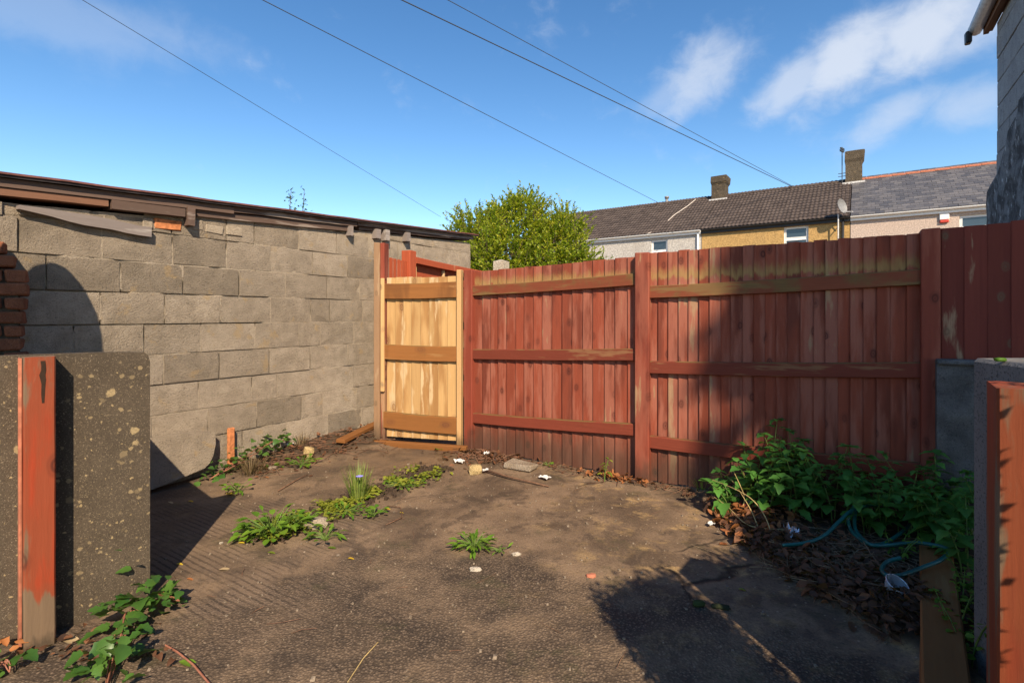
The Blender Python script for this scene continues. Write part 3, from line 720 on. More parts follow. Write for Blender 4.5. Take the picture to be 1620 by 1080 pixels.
# dark fence continuing to the right, standing on a low block wall
s4 = s3+.05
side = empty('side_fence', FO+FD.to_3d()*s4, FR, label='dark red tall boards in shade standing on the low block wall at the right', cat='fence')
x = 0.0
while x < 1.2:
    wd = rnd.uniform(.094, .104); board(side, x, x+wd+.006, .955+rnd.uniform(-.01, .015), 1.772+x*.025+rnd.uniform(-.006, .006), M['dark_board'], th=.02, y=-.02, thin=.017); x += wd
rail(side, 0, 1.45, 1.2, 1.47, .09, .04, M['red_rail'], .06); rail(side, 0, 1.1, 1.2, 1.12, .09, .04, M['red_rail'], .06)
low = empty('low_wall', FO+FD.to_3d()*(s4-.03), FR, label='low dark grey rendered block wall under the side fence boards', cat='wall')
m = MB(); nu, nv = 18, 14
for b in range(nv+1):
    for a in range(nu+1):
        u = 1.2*a/nu; z = -.05+1.05*b/nv; m.v.append((u, -.135+.008*nz(u*9, z*9)+(.012 if b == nv else 0), z+.008*nz(u*11, 3)*(b == nv)))
for b in range(nv):
    for a in range(nu): i = b*(nu+1)+a; m.f.append((i, i+1, i+nu+2, i+nu+1))
k = len(m.v)
for a in range(nu+1): m.v.append((1.2*a/nu, -.045, 1.0))
for a in range(nu): i = nv*(nu+1)+a; m.f.append((i, i+1, k+a+1, k+a))
j = len(m.v); m.v += [(0, -.045, -.05), (1.2, -.045, -.05)]
m.f.append(tuple([b*(nu+1) for b in range(nv+1)][::-1]+[j, k])); 
m.build('rendered_face', M['grey_render'], low, smooth=False)
for (a, b) in ((.0, .42), (.43, .85), (.86, 1.2)):
    MB().box(a, b, -.15, -.05, .985, 1.012, .004).build('coping_block', M['grey_render'], low, bevel=.006)

# ---------------------------------------------------------------- pine gate
GD = Vector((.966, -.26)); GR = math.atan2(GD.y, GD.x); GO = Vector((-1.29, 5.215, 0))
gpost = empty('gate_post', GO, GR, label='tall weathered post beside the pine gate, pale on one face and red on the other', cat='post')
post(gpost, -.062, .002, -.06, .05, -.05, 1.985, M['pine_post'], 'timber')
post(gpost, .004, .05, -.052, .045, 1.62, 1.98, M['red_post'], 'red_timber'); post(gpost, .004, .045, -.04, .05, -.03, 1.617, M['red_post'], 'red_timber')
post(gpost, .018, .055, -.072, -.044, .52, 1.63, M['pine_stile'], 'stop_batten')
gate = empty('garden_gate', GO, GR, label='new yellow pine garden gate with three brown ledges between two posts', cat='gate')
g0, g1 = .058, .80
x = g0
for k in range(8):
    wd = (g1-g0)/8*rnd.uniform(.93, 1.07); b = min(x+wd, g1) if k < 7 else g1
    board(gate, x, b+.006 if k < 7 else b, .075+.008*k/8*0, 1.638+.004*math.sin(k), M['pine'], y=.0, th=.018, thin=.009); x = b
rail(gate, g0-.012, 1.505, g1+.004, 1.512, .15, .034, M['pine_rail'], -.016, 'ledge')
rail(gate, g0-.018, .912, g1+.004, .902, .145, .034, M['pine_rail'], -.016, 'ledge')
rail(gate, g0-.018, .245, g1+.004, .222, .16, .034, M['pine_rail'], -.016, 'ledge')
post(gate, g1+.006, g1+.052, -.055, .02, .03, 1.70, M['pine_stile'], 'stile')
MB().box(-.075, .93, -.105, -.045, -.01, .058, .003).build('threshold', M['wet_timber'], GO*1, rz=GR) if False else None
th = MB(); th.box(-.075, .925, -.125, -.068, -.012, .05, .003)
th.build('gate_threshold', M['wet_timber'], None, GO, GR, bevel=.005, label='wet brown timber sill lying across the foot of the pine gate', cat='timber sill')

# red fence beyond the gate
bf0 = at(646, 500, 5.62); bf0.z = 0
back = empty('neighbour_fence', bf0, math.atan2(1, .5), label='orange red panel fence with square post seen over the top of the gate', cat='fence')
post(back, -.055, .055, -.065, .05, 0, 1.955, M['bright_red'])
for zz in (1.86, 1.25, .6): rail(back, .06, zz-.0, 1.75, zz-.045, .07, .05, M['bright_red'], -.02, 'cap_rail' if zz > 1.8 else 'rail')
x = .06
for k in range(9):
    MB().box(x, 1.74, .0+.012*(k % 2), .014+.012*(k % 2), .1+.19*k, .1+.19*k+.21, .002).build('lap_board', M['bright_red'], back)
for xx in (.075, .62, 1.15): post(back, xx, xx+.03, -.035, -.002, .05, 1.80, M['pine_stile'], 'batten')
pk = empty('picket_fence', Vector((-1.235, 5.33, 0)), math.atan2(.32, .17), label='short run of thin red pickets between the gate post and the square post', cat='fence')
for k in range(5): MB().box(.06*k, .06*k+.036, 0, .016, .05, 1.855-.004*k, .002).build('picket', M['bright_red'], pk)
for zz in (.4, 1.3): MB().box(0, .3, .018, .05, zz, zz+.06).build('rail', M['bright_red'], pk)
bp = at(793, 500, 6.3); bp.z = 0
o = MB().box(-.07, .07, -.07, .07, -.05, 1.0)
o.v[4:8] = [(x_, y_, 1.915) for (x_, y_, z_) in o.v[4:8]]
i = len(o.v); o.f = [f for f in o.f if f != (4, 5, 6, 7)]; o.v.append((0, 0, 1.94)); o.f += [(4, 5, i), (5, 6, i), (6, 7, i), (7, 4, i)]
pp = empty('concrete_post', bp, R(-30), label='pale square post with a pointed top showing over the fence in front of the bush', cat='post')
o.build('shaft', M['pale_stone'], pp)

# ---------------------------------------------------------------- left: lichen-spotted concrete panel with red timber post
SD = Vector((.69, .725)).normalized(); SR = math.atan2(SD.y, SD.x); SO = Vector((-1.63, 2.352, 0))
pan = empty('lichen_slab', SO, SR, label='brown concrete panel covered in round pale lichen spots, upright at the left', cat='concrete panel')
m = MB(); n = 14; prof = []
for k in range(n+1): prof.append((-1.6*k/n, 1.108+.006*nz(k*1.3)))
prof[0] = (-.0, 1.06); prof.insert(1, (-.006, 1.085)); prof.insert(2, (-.02, 1.10))
v0 = len(prof)
for y in (-.03, .03): m.v += [(x_, y, z_) for x_, z_ in prof]+[(-1.6, y, -.05), (0, y, -.05)]
k = v0+2
m.f += [tuple(range(k))[::-1], tuple(range(k, 2*k))]
for q in range(k): m.f.append((q, (q+1) % k, (q+1) % k+k, q+k))
m.build('panel', M['slab'], pan, bevel=0)
m = MB().box(-.05, .0, .03, 1.66, -.05, .89)
m.build('return_panel', M['slab'], pan)
tp = empty('timber_post', SO-SD.to_3d()*.372+Vector((.725, -.69, 0))*.085, SR, label='orange red flaking timber post rotten at its foot in front of the lichen panel', cat='post')
m = MB(); n = 12
for k in range(n+1):
    z = -.03+1.135*k/n; j = .002*nz(z*5)
    for (x_, y_) in ((-.042, -.05), (.040, -.05), (.045, -.044), (.045, .05), (-.047, .05), (-.047, -.044)): m.v.append((x_+j, y_+j, z+(.004*nz(x_*50) if k == n else 0)))
for k in range(n):
    for q in range(6): a = 6*k+q; b = 6*k+(q+1) % 6; m.f.append((a, b, b+6, a+6))
m.f += [tuple(range(6)), tuple(6*n+q for q in range(5, -1, -1))]
m.build('shaft', M['orange_post'], tp)
MB().box(-.058, -.050, -.0, .05, .0, 1.1, .002).build('edge_batten', M['clay'], tp)
m = MB(); n = 9
for k in range(n+1):
    z = .93+.16*k/n; wd = .0035+.006*abs(nz(k*.9, 4))+.003*k/n; xo = .008+.004*nz(k*.6, 8)
    for (x_, y_) in ((xo-wd, -.0515), (xo+wd, -.0515), (xo+wd, -.046), (xo-wd, -.046)): m.v.append((x_, y_, z))
for k in range(n):
    for q in range(4): a = 4*k+q; b = 4*k+(q+1) % 4; m.f.append((a, b, b+4, a+4))
m.f += [(0, 1, 2, 3), (4*n+3, 4*n+2, 4*n+1, 4*n)]
m.build('rotten_slot', plain('rot', (.03, .016, .009), .95), tp)
gpo = empty('shade_post', Vector((-2.69, 2.42, 0)), 0, label='tall unseen round-topped post added beyond the left edge to shade the block wall', cat='post')  # unseen post added to throw the rounded shadow on the block wall
m = MB().lathe([(.175, 0), (.175, 1.86), (.168, 2.0), (.145, 2.14), (.10, 2.26), (.05, 2.33), (.002, 2.36)], 14); m.build('shaft', M['stone'], gpo, smooth=True)

# ---------------------------------------------------------------- right: shaded concrete panel, red timber post and open gate leaf (beyond the frame)
rp = empty('wall_end', Vector((1.63, 1.86, 0)), 0, label='dark grey concrete wall end behind the red post at the right edge', cat='wall')
m = MB(); m.v = [(0, 0, -.05), (.75, 0, -.05), (.62, -1.2, -.05), (-.22, -1.2, -.05), (0, 0, 1.112), (.75, 0, 1.118), (.62, -1.2, 1.118), (-.22, -1.2, 1.112)]
m.f = [(3, 2, 1, 0), (4, 5, 6, 7), (0, 1, 5, 4), (1, 2, 6, 5), (2, 3, 7, 6), (3, 0, 4, 7)]
m.build('pier_body', M['slab_dark'], rp, bevel=.012)
m = rough_stone(.022, .014, .008, 3); m.build('moss_tuft', M['weed_leaf'], None, Vector((1.60, 1.72, 1.118)), smooth=True, label='bright green moss tuft on top of the concrete wall end', cat='moss')
rt = empty('timber_post', Vector((1.137, 1.23, 0)), R(-37), label='bright orange red timber post close by at the right edge', cat='post')
m = MB(); n = 10
for k in range(n+1):
    z = -.03+1.12*k/n
    for (x_, y_) in ((.005, 0), (.3, 0), (.3, .2), (0, .2), (0, .006)): m.v.append((x_+.002*nz(z*6), y_, z+(.01*nz(x_*30, y_*20) if k == n else 0)))
for k in range(n):
    for q in range(5): a = 5*k+q; b = 5*k+(q+1) % 5; m.f.append((a, b, b+5, a+5))
m.f += [tuple(range(5)), tuple(5*n+q for q in range(4, -1, -1))]
m.build('shaft', M['worn_red_post'], rt)
sb = empty('timber_edging', Vector((1.26, 1.62, 0)), math.atan2(.98, .76), label='brown timber sleeper edging the compost patch at the lower right', cat='sleeper')
m = MB().box(-.05, 1.35, -.125, -.0, .0, .115, .004); m.build('sleeper', wood('sleeper_x', (.27, .115, .035), (.33, .17, .06), 0, .4, 40, .3, False), sb, bevel=.007)

# ---------------------------------------------------------------- grey rear annexe at the right edge, blocks showing through the wash
AD = Vector((-.53, -.848)); AO = Vector((4.62, 5.0, 0))
ann = empty('grey_annexe', AO, math.atan2(AD.y, AD.x), label='tall grey block annexe rising behind the side fence at the top right', cat='house')
# local: x towards the viewer along the side wall, -y = towards the yard?  (left of travel is +y -> out to the east), so the yard side is -y
ALEN, AH = 2.9, 4.05
MB().box(0.02, ALEN, .03, 3.2, 0, AH+.05).build('wall_core', M['mortar'], ann)
c = 0; z = 1.9
while z < AH:
    u = -.22 if c % 2 else 0.0
    while u < ALEN:
        a, b = max(u, 0), min(u+.44, ALEN)
        if b-a > .04: MB().box(a+.004, b-.004, rnd.uniform(-.004, .004), .03, z+.004, min(z+.221, AH), .001).build('block', M['grey_block'], ann, bevel=.004)
        u += .44
    z += .225; c += 1
c = 0; z = 1.9
while z < AH:                                                        # quoins on the end facing the lane
    u = .02
    while u < 3.0:
        MB().box(-.0, .02, u+.02, u+.45, z+.004, min(z+.221, AH), .001).build('end_block', M['grey_block'], ann); u += .44
    z += .225; c += 1
m = MB(); nu, nv = 26, 22                                            # older rough render on the lower part
for b in range(nv+1):
    for a in range(nu+1):
        u = -.06+(ALEN+.06)*a/nu; zt_ = 2.60+.5*sstep(0, 1.2, u)+.05*nz(u*5); z = -.05+(zt_+.05)*b/nv
        m.v.append((u, (-.06 if b < nv else .0)+.016*nz(u*8, z*8)+.01*nz(u*22, z*22), z))
for b in range(nv):
    for a in range(nu): i = b*(nu+1)+a; m.f.append((i, i+1, i+nu+2, i+nu+1))
k = len(m.v); m.v += [(-.06, .4, -.05), (-.06, .4, 1.95)]
m.f.append(tuple([b*(nu+1) for b in range(nv+1)])+(k+1, k))
def rr_mat():
    m_, t = new_mat('rough_render'); p, r, tc = coords(t, 3)
    a = t.noise(p, 6, 6, .7, .6); b = t.noise(p, 40, 4, .7)
    c_ = t.mix(t.ramp(a, .4, .62), (.07, .068, .07), (.22, .22, .23)); c_ = t.mix(t.ramp(t.noise(t.scale(p, (1, 1, .4)), 18, 4, .7), .6, .68), c_, (.55, .55, .56))
    fin(t, c_, .9, bump(t, t.math('ADD', a, b), .8, .03), .2); return m_
m.build('rough_render', rr_mat(), ann, smooth=True)
MB().box(-.16, ALEN, -.07, -.03, AH-.02, AH+.2).box(-.16, ALEN, -.028, .0, AH+.0, AH+.03).build('fascia', M['old_timber_red'], ann)
g_ = MB(); pts = [(-.22, -.12, AH+.07), (ALEN, -.12, AH+.11)]; g_.tube(pts, .06, 10); g_.build('gutter', M['white_pvc'] if False else plain('pale_gutter', (.5, .52, .55), .4), ann, smooth=True)
MB().box(-.25, -.17, -.2, -.15, AH-.06, AH+.06, .003).build('gutter_end', M['black_pvc'], ann, bevel=.01)
MB().box(-.2, ALEN, -.1, 3.3, AH+.2, AH+.26).build('roof', M['slate'], ann)

# ---------------------------------------------------------------- terrace of houses beyond
TD = Vector((.83, -.558)); TN = Vector((.558, .83)); TR = math.atan2(TD.y, TD.x); TO = Vector((7.95, 22.0, 0))
EZ, RZ, DP = 4.94, 6.92, 3.5
def ts(px): k = (px-CX)/F; return (k*TO.y-TO.x)/(TD.x-k*TD.y)
def tz(px, py): return CH+(HY-py)/F*(TO.y+TD.y*ts(px))
def facade(L, H, ops, root, mat, dep=.14):
    """front wall with real openings and reveals"""
    m = MB(); xs_ = sorted({0, L, *[o[0] for o in ops], *[o[1] for o in ops]}); zs_ = sorted({0, H, *[o[2] for o in ops], *[o[3] for o in ops]})
    for i in range(len(xs_)-1):
        for j in range(len(zs_)-1):
            xm, zm = (xs_[i]+xs_[i+1])/2, (zs_[j]+zs_[j+1])/2
            if any(o[0] < xm < o[1] and o[2] < zm < o[3] for o in ops): continue
            m.quad((xs_[i], 0, zs_[j]), (xs_[i+1], 0, zs_[j]), (xs_[i+1], 0, zs_[j+1]), (xs_[i], 0, zs_[j+1]))
    for (a, b, c_, d) in ops:
        m.quad((a, 0, c_), (a, dep, c_), (a, dep, d), (a, 0, d)); m.quad((b, 0, c_), (b, 0, d), (b, dep, d), (b, dep, c_))
        m.quad((a, 0, c_), (b, 0, c_), (b, dep, c_), (a, dep, c_)); m.quad((a, 0, d), (a, dep, d), (b, dep, d), (b, 0, d))
    m.quad((0, 2*DP, 0), (L, 2*DP, 0), (L, 2*DP, H), (0, 2*DP, H)).quad((0, 0, 0), (0, 2*DP, 0), (0, 2*DP, H), (0, 0, H)).quad((L, 0, 0), (L, 2*DP, 0), (L, 2*DP, H), (L, 0, H))
    i = len(m.v); m.v += [(0, 0, H), (0, 2*DP, H), (0, DP, RZ-.06), (L, 0, H), (L, 2*DP, H), (L, DP, RZ-.06)]; m.f += [(i, i+1, i+2), (i+3, i+5, i+4)]
    return m.build('wall', mat, root)
def window(root, a, b, c_, d, split):
    y = .08; w_ = .055
    f = MB().box(a, a+w_, y, y+.06, c_, d).box(b-w_, b, y, y+.06, c_, d).box(a+w_, b-w_, y, y+.06, c_, c_+w_).box(a+w_, b-w_, y, y+.06, d-w_, d)
    f.box(a+w_, b-w_, y, y+.06, split-.035, split+.035).box(a-.04, b+.04, -.03, y, c_-.04, c_-.005)
    wo = f.build('window', M['white_pvc'], root)
    for (z0, z1) in ((c_+w_, split-.035), (split+.035, d-w_)):
        MB().box(a+w_+.001, b-w_-.001, y+.03, y+.035, z0+.001, z1-.001).build('pane', M['pane'], wo)
        s_ = MB(); q = .025
        for bx in ((a+w_, a+w_+q, z0, z1), (b-w_-q, b-w_, z0, z1), (a+w_+q, b-w_-q, z0, z0+q), (a+w_+q, b-w_-q, z1-q, z1)): s_.box(bx[0], bx[1], y-.012, y+.029, bx[2], bx[3])
        s_.build('sash', M['white_pvc'], wo)
slope = math.atan2(RZ-EZ, DP); SL = math.hypot(RZ-EZ, DP)+.18
def tile_mesh():
    m = MB(); n = 12; wv = .3; ln = .36
    for k in range(n+1):
        x_ = wv*k/n; z_ = .026*(.5+.5*math.cos(x_/wv*4*math.pi))
        m.v += [(x_, 0, z_+.016), (x_, 0, z_), (x_, ln, z_)]
    for k in range(n): a = 3*k; m.f += [(a, a+3, a+4, a+1), (a, a+2, a+5, a+3)]
    return m.mesh('tile', M['tile'], False)
def slate_mesh():
    return MB().box(.004, .246, 0, .4, 0, .014).mesh('slate', M['slate'])
TILE, SLATE = tile_mesh(), slate_mesh()
def roof(root, L, kind, over=.14):
    m = MB(); y0, z0 = -over, EZ-over*math.tan(slope)
    m.quad((0, y0, z0), (L, y0, z0), (L, DP, RZ-.02), (0, DP, RZ-.02)).quad((0, DP, RZ-.02), (L, DP, RZ-.02), (L, 2*DP+over, z0), (0, 2*DP+over, z0))
    ro = m.build('roof', M['felt'], root)
    pw, pl = (.3, .315) if kind == 'tile' else (.25, .23)
    nr = int(math.hypot(DP+over, RZ-z0)/pl)+1
    for r_ in range(nr):
        x_ = -(pw/2 if (kind == 'slate' and r_ % 2) else 0)
        while x_ < L-.02:
            d = pl*r_; xx = min(max(x_, 0), L-pw)
            if x_ >= -.2:
                mt = Matrix.Translation((xx+rnd.uniform(-.004, .004), y0+d*math.cos(slope), z0+d*math.sin(slope)+.02)) @ Matrix.Rotation(slope-.028+rnd.uniform(-.012, .006), 4, 'X')
                link(kind, TILE if kind == 'tile' else SLATE, ro, mt)
            x_ += pw
    x_ = 0.0
    while x_ < L-.05:
        g = MB(); ln = min(.45, L-x_)
        for q in range(7):
            an = math.pi*q/6
            for xx in (x_, x_+ln-.008): g.v.append((xx, DP+.12*math.cos(an), RZ-.03+.10*math.sin(an)+(.012 if xx == x_ else 0)))
        for q in range(6): g.f.append((2*q, 2*q+1, 2*q+3, 2*q+2))
        g.build('ridge_tile', M['clay'] if kind == 'slate' else M['tile'], ro); x_ += .45
    return ro
def house(s0, s1_, label, mat, kind, ops, gut, dpx=None):
    L = s1_-s0
    h = empty('terraced_house', TO+TD.to_3d()*s0, TR, label=label, cat='house', group='terraced houses beyond the fence')
    facade(L, EZ-.02, [(a-s0, b-s0, c_, d) for a, b, c_, d, e in ops], h, mat)
    for a, b, c_, d, e in ops: window(h, a-s0, b-s0, c_, d, e)
    ro = roof(h, L, kind)
    MB().box(0, L, -.1, -.001, EZ-.24, EZ-.1).build('fascia', gut, h)
    m = MB(); n = 8
    for k in range(n+1):
        an = math.pi+math.pi*k/n
        for xx in (0.0, L): m.v.append((xx, -.165+.062*math.cos(an), EZ-.085+.062*math.sin(an)))
    for k in range(n): m.f.append((2*k, 2*k+1, 2*k+3, 2*k+2))
    m.build('gutter', gut, h, smooth=True)
    return h, ro
e0, e1, e2, e3 = -9.0, 0.0, ts(1345), 12.5
wl = (ts(1030), ts(1056), tz(1043, 379)-1.15, tz(1043, 379), tz(1043, 397))
wm_ = (ts(1240), ts(1279), tz(1260, 358)-1.2, tz(1260, 358), tz(1260, 377))
wr = (ts(1518), ts(1518)+1.15, tz(1530, 340)-1.2, tz(1530, 340), tz(1530, 340)-.42)
hA, rA = house(e0, e1-.012, 'pale grey rendered terraced house with a white gutter, half hidden by the bush', M['pale_render'], 'tile', [wl], M['white_pvc'])
hB, rB = house(e1+.012, e2-.012, 'ochre pebble-dashed terraced house with a dark gutter in the middle of the terrace', M['ochre_dash'], 'tile', [wm_], M['black_pvc'])
hC, rC = house(e2+.012, e3, 'pinkish pebble-dashed terraced house with a slate roof and red ridge', M['pink_dash'], 'slate', [wr], M['white_pvc'])
MB().tube([(ts(1105)-e0, -.07, 0), (ts(1105)-e0, -.07, EZ-.15)], .045, 8).build('downpipe', M['white_pvc'], hA, smooth=True)
MB().tube([(ts(1333)-e1, -.07, 0), (ts(1333)-e1, -.07, EZ-.15)], .045, 8).build('downpipe', M['black_pvc'], hB, smooth=True)
def chimney(ro, x_, hgt, wd, dp, top):
    """stack astride the ridge, sagging outwards under a thick cap"""
    zb = RZ-.45; m = MB(); P_ = [(zb, 1.0, 0), (zb+.5, .97, 0), (zb+hgt*.72, .98, 0), (zb+hgt*.8, 1.12, .01), (zb+hgt, 1.14, .02), (zb+hgt+.03, .9, .02)]
    for z, k, o in P_:
        for (a, b) in ((-1, -1), (0, -1.02), (1, -1), (1.02, 0), (1, 1), (0, 1.02), (-1, 1), (-1.02, 0)): m.v.append((x_+a*wd/2*k+o*2+.02*nz(z*2, a, b), DP+b*dp/2*k+.02*nz(z*2, b, a), z+.015*nz(a*3, b*3, z)))
    for r_ in range(len(P_)-1):
        for q in range(8): i = 8*r_+q; j = 8*r_+(q+1) % 8; m.f.append((i, j, j+8, i+8))
    m.f.append(tuple(8*(len(P_)-1)+q for q in range(8)))
    m.build('chimney', M['dark_chimney'], ro)
    zf = RZ-dp/2*math.tan(slope)
    MB().box(x_-wd/2-.09, x_+wd/2+.09, DP-dp/2-.05, DP-dp/2-.01, zf-.1, zf+.06, .02).build('flashing', M['lead'], ro)
chimney(rA, e1-e0-.0-.03, 1.35, .62, .8, 0)
chimney(rB, e2-e1+.05, 1.62, .60, .6, 0)
fl = MB(); fl.tube([(ts(981)-e0+1.05, DP, RZ-.1), (ts(981)-e0+1.05, DP, RZ+.22)], .07, 10); fl.tube([(ts(981)-e0+1.05, DP, RZ+.24), (ts(981)-e0+1.05, DP, RZ+.34)], .11, 10); fl.build('flue', M['grey_metal'], rA, smooth=True)
ax = e2-e1-.36
m = MB().tube([(ax, DP-.2, RZ-.1), (ax, DP-.2, RZ+1.42)], .02, 6).tube([(ax-.14, DP-.2, RZ+.32), (ax+.15, DP-.2, RZ+.32)], .014, 5).tube([(ax-.14, DP-.2, RZ+.2), (ax+.15, DP-.2, RZ+.2)], .014, 5)
for zz in (1.25, 1.36): m.beam((ax-.05, DP-.34, RZ+zz), (ax+.05, DP-.06, RZ+zz), .05, .06)
for q in range(5): m.tube([(ax-.09, DP-.34+.07*q, RZ+1.3), (ax+.09, DP-.34+.07*q, RZ+1.3)], .008, 4)
m.build('aerial', M['wire'], rB)
ab = ts(1485)-e2
MB().box(ab, ab+.26, -.075, -.002, tz(1491, 352)+.08, tz(1491, 337), .0).build('alarm_box', M['white_pvc'], hC, bevel=.02, label='white alarm box with a red base')
MB().box(ab+.01, ab+.25, -.08, -.002, tz(1491, 353), tz(1491, 352)+.075, .0).build('alarm_base', M['red_plastic'], hC, bevel=.02)
# satellite dish bracket by the gutter
dx_ = ts(1326)-e1
m = MB().tube([(dx_, -.28, EZ-1.0), (dx_, -.28, EZ+.02)], .025, 6).tube([(dx_, -.28, EZ-.9), (dx_-.05, 0, EZ-1.0)], .02, 5).tube([(dx_, -.28, EZ-.45), (dx_-.05, 0, EZ-.45)], .02, 5)
m.build('dish_bracket', M['lead'], hB)
dm = MB(); dm.lathe([(.002, 0), (.1, .012), (.2, .045), (.27, .09), (.275, .1), (.27, .096), (.2, .055), (.1, .022), (.002, .01)], 16)
do = dm.build('satellite_dish', M['grey_metal'], hB, smooth=True); do.location = (dx_+.05, -.36, EZ+.26); do.rotation_euler = (R(78), 0, R(62))
MB().tube([(dx_+.1, -.34, EZ+.08), (dx_+.45, -.5, EZ+.02)], .018, 5).build('dish_arm', M['lead'], hB)
# white cable sagging down the roof of the pale house
cs = ts(1028)-e0
cbl = MB().tube([(cs+1.12, DP, RZ+.06), (cs+.95, DP*.75, RZ-.42), (cs+.6, DP*.45, RZ-1.0), (cs+.22, DP*.12, EZ+.16), (cs-.02, -.22, EZ-.05), (cs+.02, -.02, EZ-.3), (cs+.02, -.02, tz(1030, 379))], .016, 5)
cbl.build('roof_cable', M['old_white'], hA)

# ---------------------------------------------------------------- overhead wires
pole_top = Vector((-11.8, 3.8, 8.7))
up = empty('utility_pole', Vector((-11.8, 3.8, 0)), 0, label='wooden utility pole beyond the left edge that carries the overhead wires', cat='utility pole')
MB().tube([(0, 0, -.1), (0, 0, 8.9)], .13, 12, .09).build('pole', M['trunk'], up, smooth=True)
MB().beam((-.5, 0, 8.5), (.5, 0, 8.5), .1, .1).build('crossarm', M['trunk'], up)
def wire(px, end, lab, r=.009, sag=.0):
    """runs through photo column px at the top edge and on to the point `end`"""
    far = end; A = at(px, 0, 1.0)-Vector((0, 0, CH)); B = far-Vector((0, 0, CH))     # plane through the eye holding top-edge ray and far end
    n = A.cross(B).normalized(); q = pole_top.copy(); k = (q-Vector((0, 0, CH))).dot(n)
    q.z -= k/n.z                                                # attach where the pole line crosses that plane
    pts = [q+(far-q)*(i/24)-Vector((0, 0, sag*4*(i/24)*(1-i/24))) for i in range(25)]
    MB().tube(pts, r, 5).build('overhead_wire', M['wire'], smooth=True, label=lab, cat='wire', group='overhead wires crossing the sky')
def ridge_pt(px):
    k = (px-CX)/F; a = TO+TN.to_3d()*DP; s = (k*a.y-a.x)/(TD.x-k*TD.y); p = a+TD.to_3d()*s; p.z = RZ+.05; return p
wire(130, at(697, 343, 26), 'faint overhead wire, leftmost, ending behind the bush', .007)
wire(415, ridge_pt(1043), 'overhead wire ending on the roof ridge of the pale house', .010)
wire(635, ridge_pt(1254), 'thickest overhead wire ending on the ochre house ridge, lower of the pair', .013)
wire(708, ridge_pt(1254)+Vector((0, 0, .03)), 'thin overhead wire ending on the ochre house ridge, upper of the pair', .009)

# ---------------------------------------------------------------- trees
def leaf_card(rot, pos, L, W_, mb, shade):
    """one leaf-sized folded blade"""
    v = [(0, 0, 0), (-W_/2, L*.45, W_*.18), (0, L, -L*.08), (W_/2, L*.45, W_*.18)]
    M4 = Matrix.Translation(pos) @ rot.to_matrix().to_4x4()
    mb.add(v, [(0, 3, 2, 1)], M4, shade)
def rand_rot(up=.4):
    d = Vector((rnd.gauss(0, 1), rnd.gauss(0, 1), rnd.gauss(0, 1)+up)).normalized()
    return d.to_track_quat('Y', 'Z') @ Quaternion((0, 1, 0), rnd.uniform(-1.2, 1.2))
def twiggy_crown(center, rad, ntw, L, W_, per, tw_len, up, leaf_m, name, root, lobes, skew=None, wood_r=.006):
    """leafy shoots springing from an uneven set of lobes, with gaps between them"""
    lv = MB(); tw = MB()
    for i in range(ntw):
        c, rr = rnd.choices(lobes, [l[1]**2 for l in lobes])[0]
        d = Vector((rnd.gauss(0, 1), rnd.gauss(0, 1), rnd.gauss(0, .9)+.25)).normalized()
        k = rnd.uniform(.55, 1.0)**.6
        p0 = Vector(c)+Vector((d.x*rr*k, d.y*rr*k, d.z*rr*k))
        g = (d*.8+Vector((rnd.gauss(0, .35), rnd.gauss(0, .35), rnd.gauss(up, .3)))).normalized()
        ln = tw_len*rnd.uniform(.5, 1.25); sh = rnd.random()*.55
        pts = [p0+g*(ln*q/4)+Vector((0, 0, .04*ln*(q/4)**2)) for q in range(5)]
        if wood_r: tw.tube([pts[0]-g*.1, pts[2], pts[4]], wood_r, 3, wood_r*.4)
        for q in range(per):
            f = (q+.6)/per; p = p0+g*(ln*f)
            a = rnd.uniform(0, 6.28); sd = Vector((math.cos(a), math.sin(a), rnd.uniform(-.25, .5)))
            dd = (g*.75+sd*.8).normalized()
            rot = dd.to_track_quat('Y', 'Z') @ Quaternion((0, 1, 0), rnd.uniform(-.9, .9))
            leaf_card(rot, p, L*rnd.uniform(.7, 1.2)*(1-.35*f), W_*rnd.uniform(.8, 1.2)*(1-.3*f), lv, (sh+rnd.random()*.4) % 1)
    lv.build(name, leaf_m, root, kind='stuff')
    if wood_r: tw.build('branch', M['trunk'], root, kind='stuff')
bush = empty('bush', (0.05, 10.3, 0), 0, label='sunlit yellow-green bushy tree rising behind the fence left of the houses', cat='tree')
lobes_ = [((0, 0, 2.55), .78), ((-.75, .1, 2.2), .62), ((.8, -.1, 2.25), .66), ((-.2, -.4, 2.1), .7), ((.45, -.35, 1.9), .66), ((-.55, -.3, 1.75), .6), ((1.15, .0, 1.95), .5), ((-1.15, .1, 2.1), .38), ((-1.42, .0, 1.85), .34), ((-1.05, 0, 1.55), .4), ((.15, 0, 3.05), .5), ((.9, 0, 2.75), .42), ((-.6, 0, 2.8), .42), ((1.0, -.3, 1.5), .55), ((-.75, -.2, 1.25), .5), ((.2, -.4, 1.3), .6)]
lobes = [((c_[0]*1.13-.06, c_[1], c_[2]), r_) for c_, r_ in lobes_]
twiggy_crown(None, None, 3800, .095, .048, 13, .36, .55, M['bush_leaf'], 'crown', bush, lobes)
twiggy_crown(None, None, 90, .095, .045, 15, .5, .9, M['bush_leaf'], 'shoots', bush, [l for l in lobes if l[0][2] > 1.7])
bt = MB()
for (x_, y_, z_) in ((0, 0, 2.4), (-.7, .1, 2.1), (.75, -.1, 2.1), (.4, .2, 2.7), (-.3, -.2, 2.6)): bt.tube([(x_*.1, y_*.1, 0), (x_*.3, y_*.3, .9), (x_*.7, y_*.7, z_*.7), (x_, y_, z_)], .07, 7, .02)
bt.build('trunk', M['trunk'], bush, smooth=True)
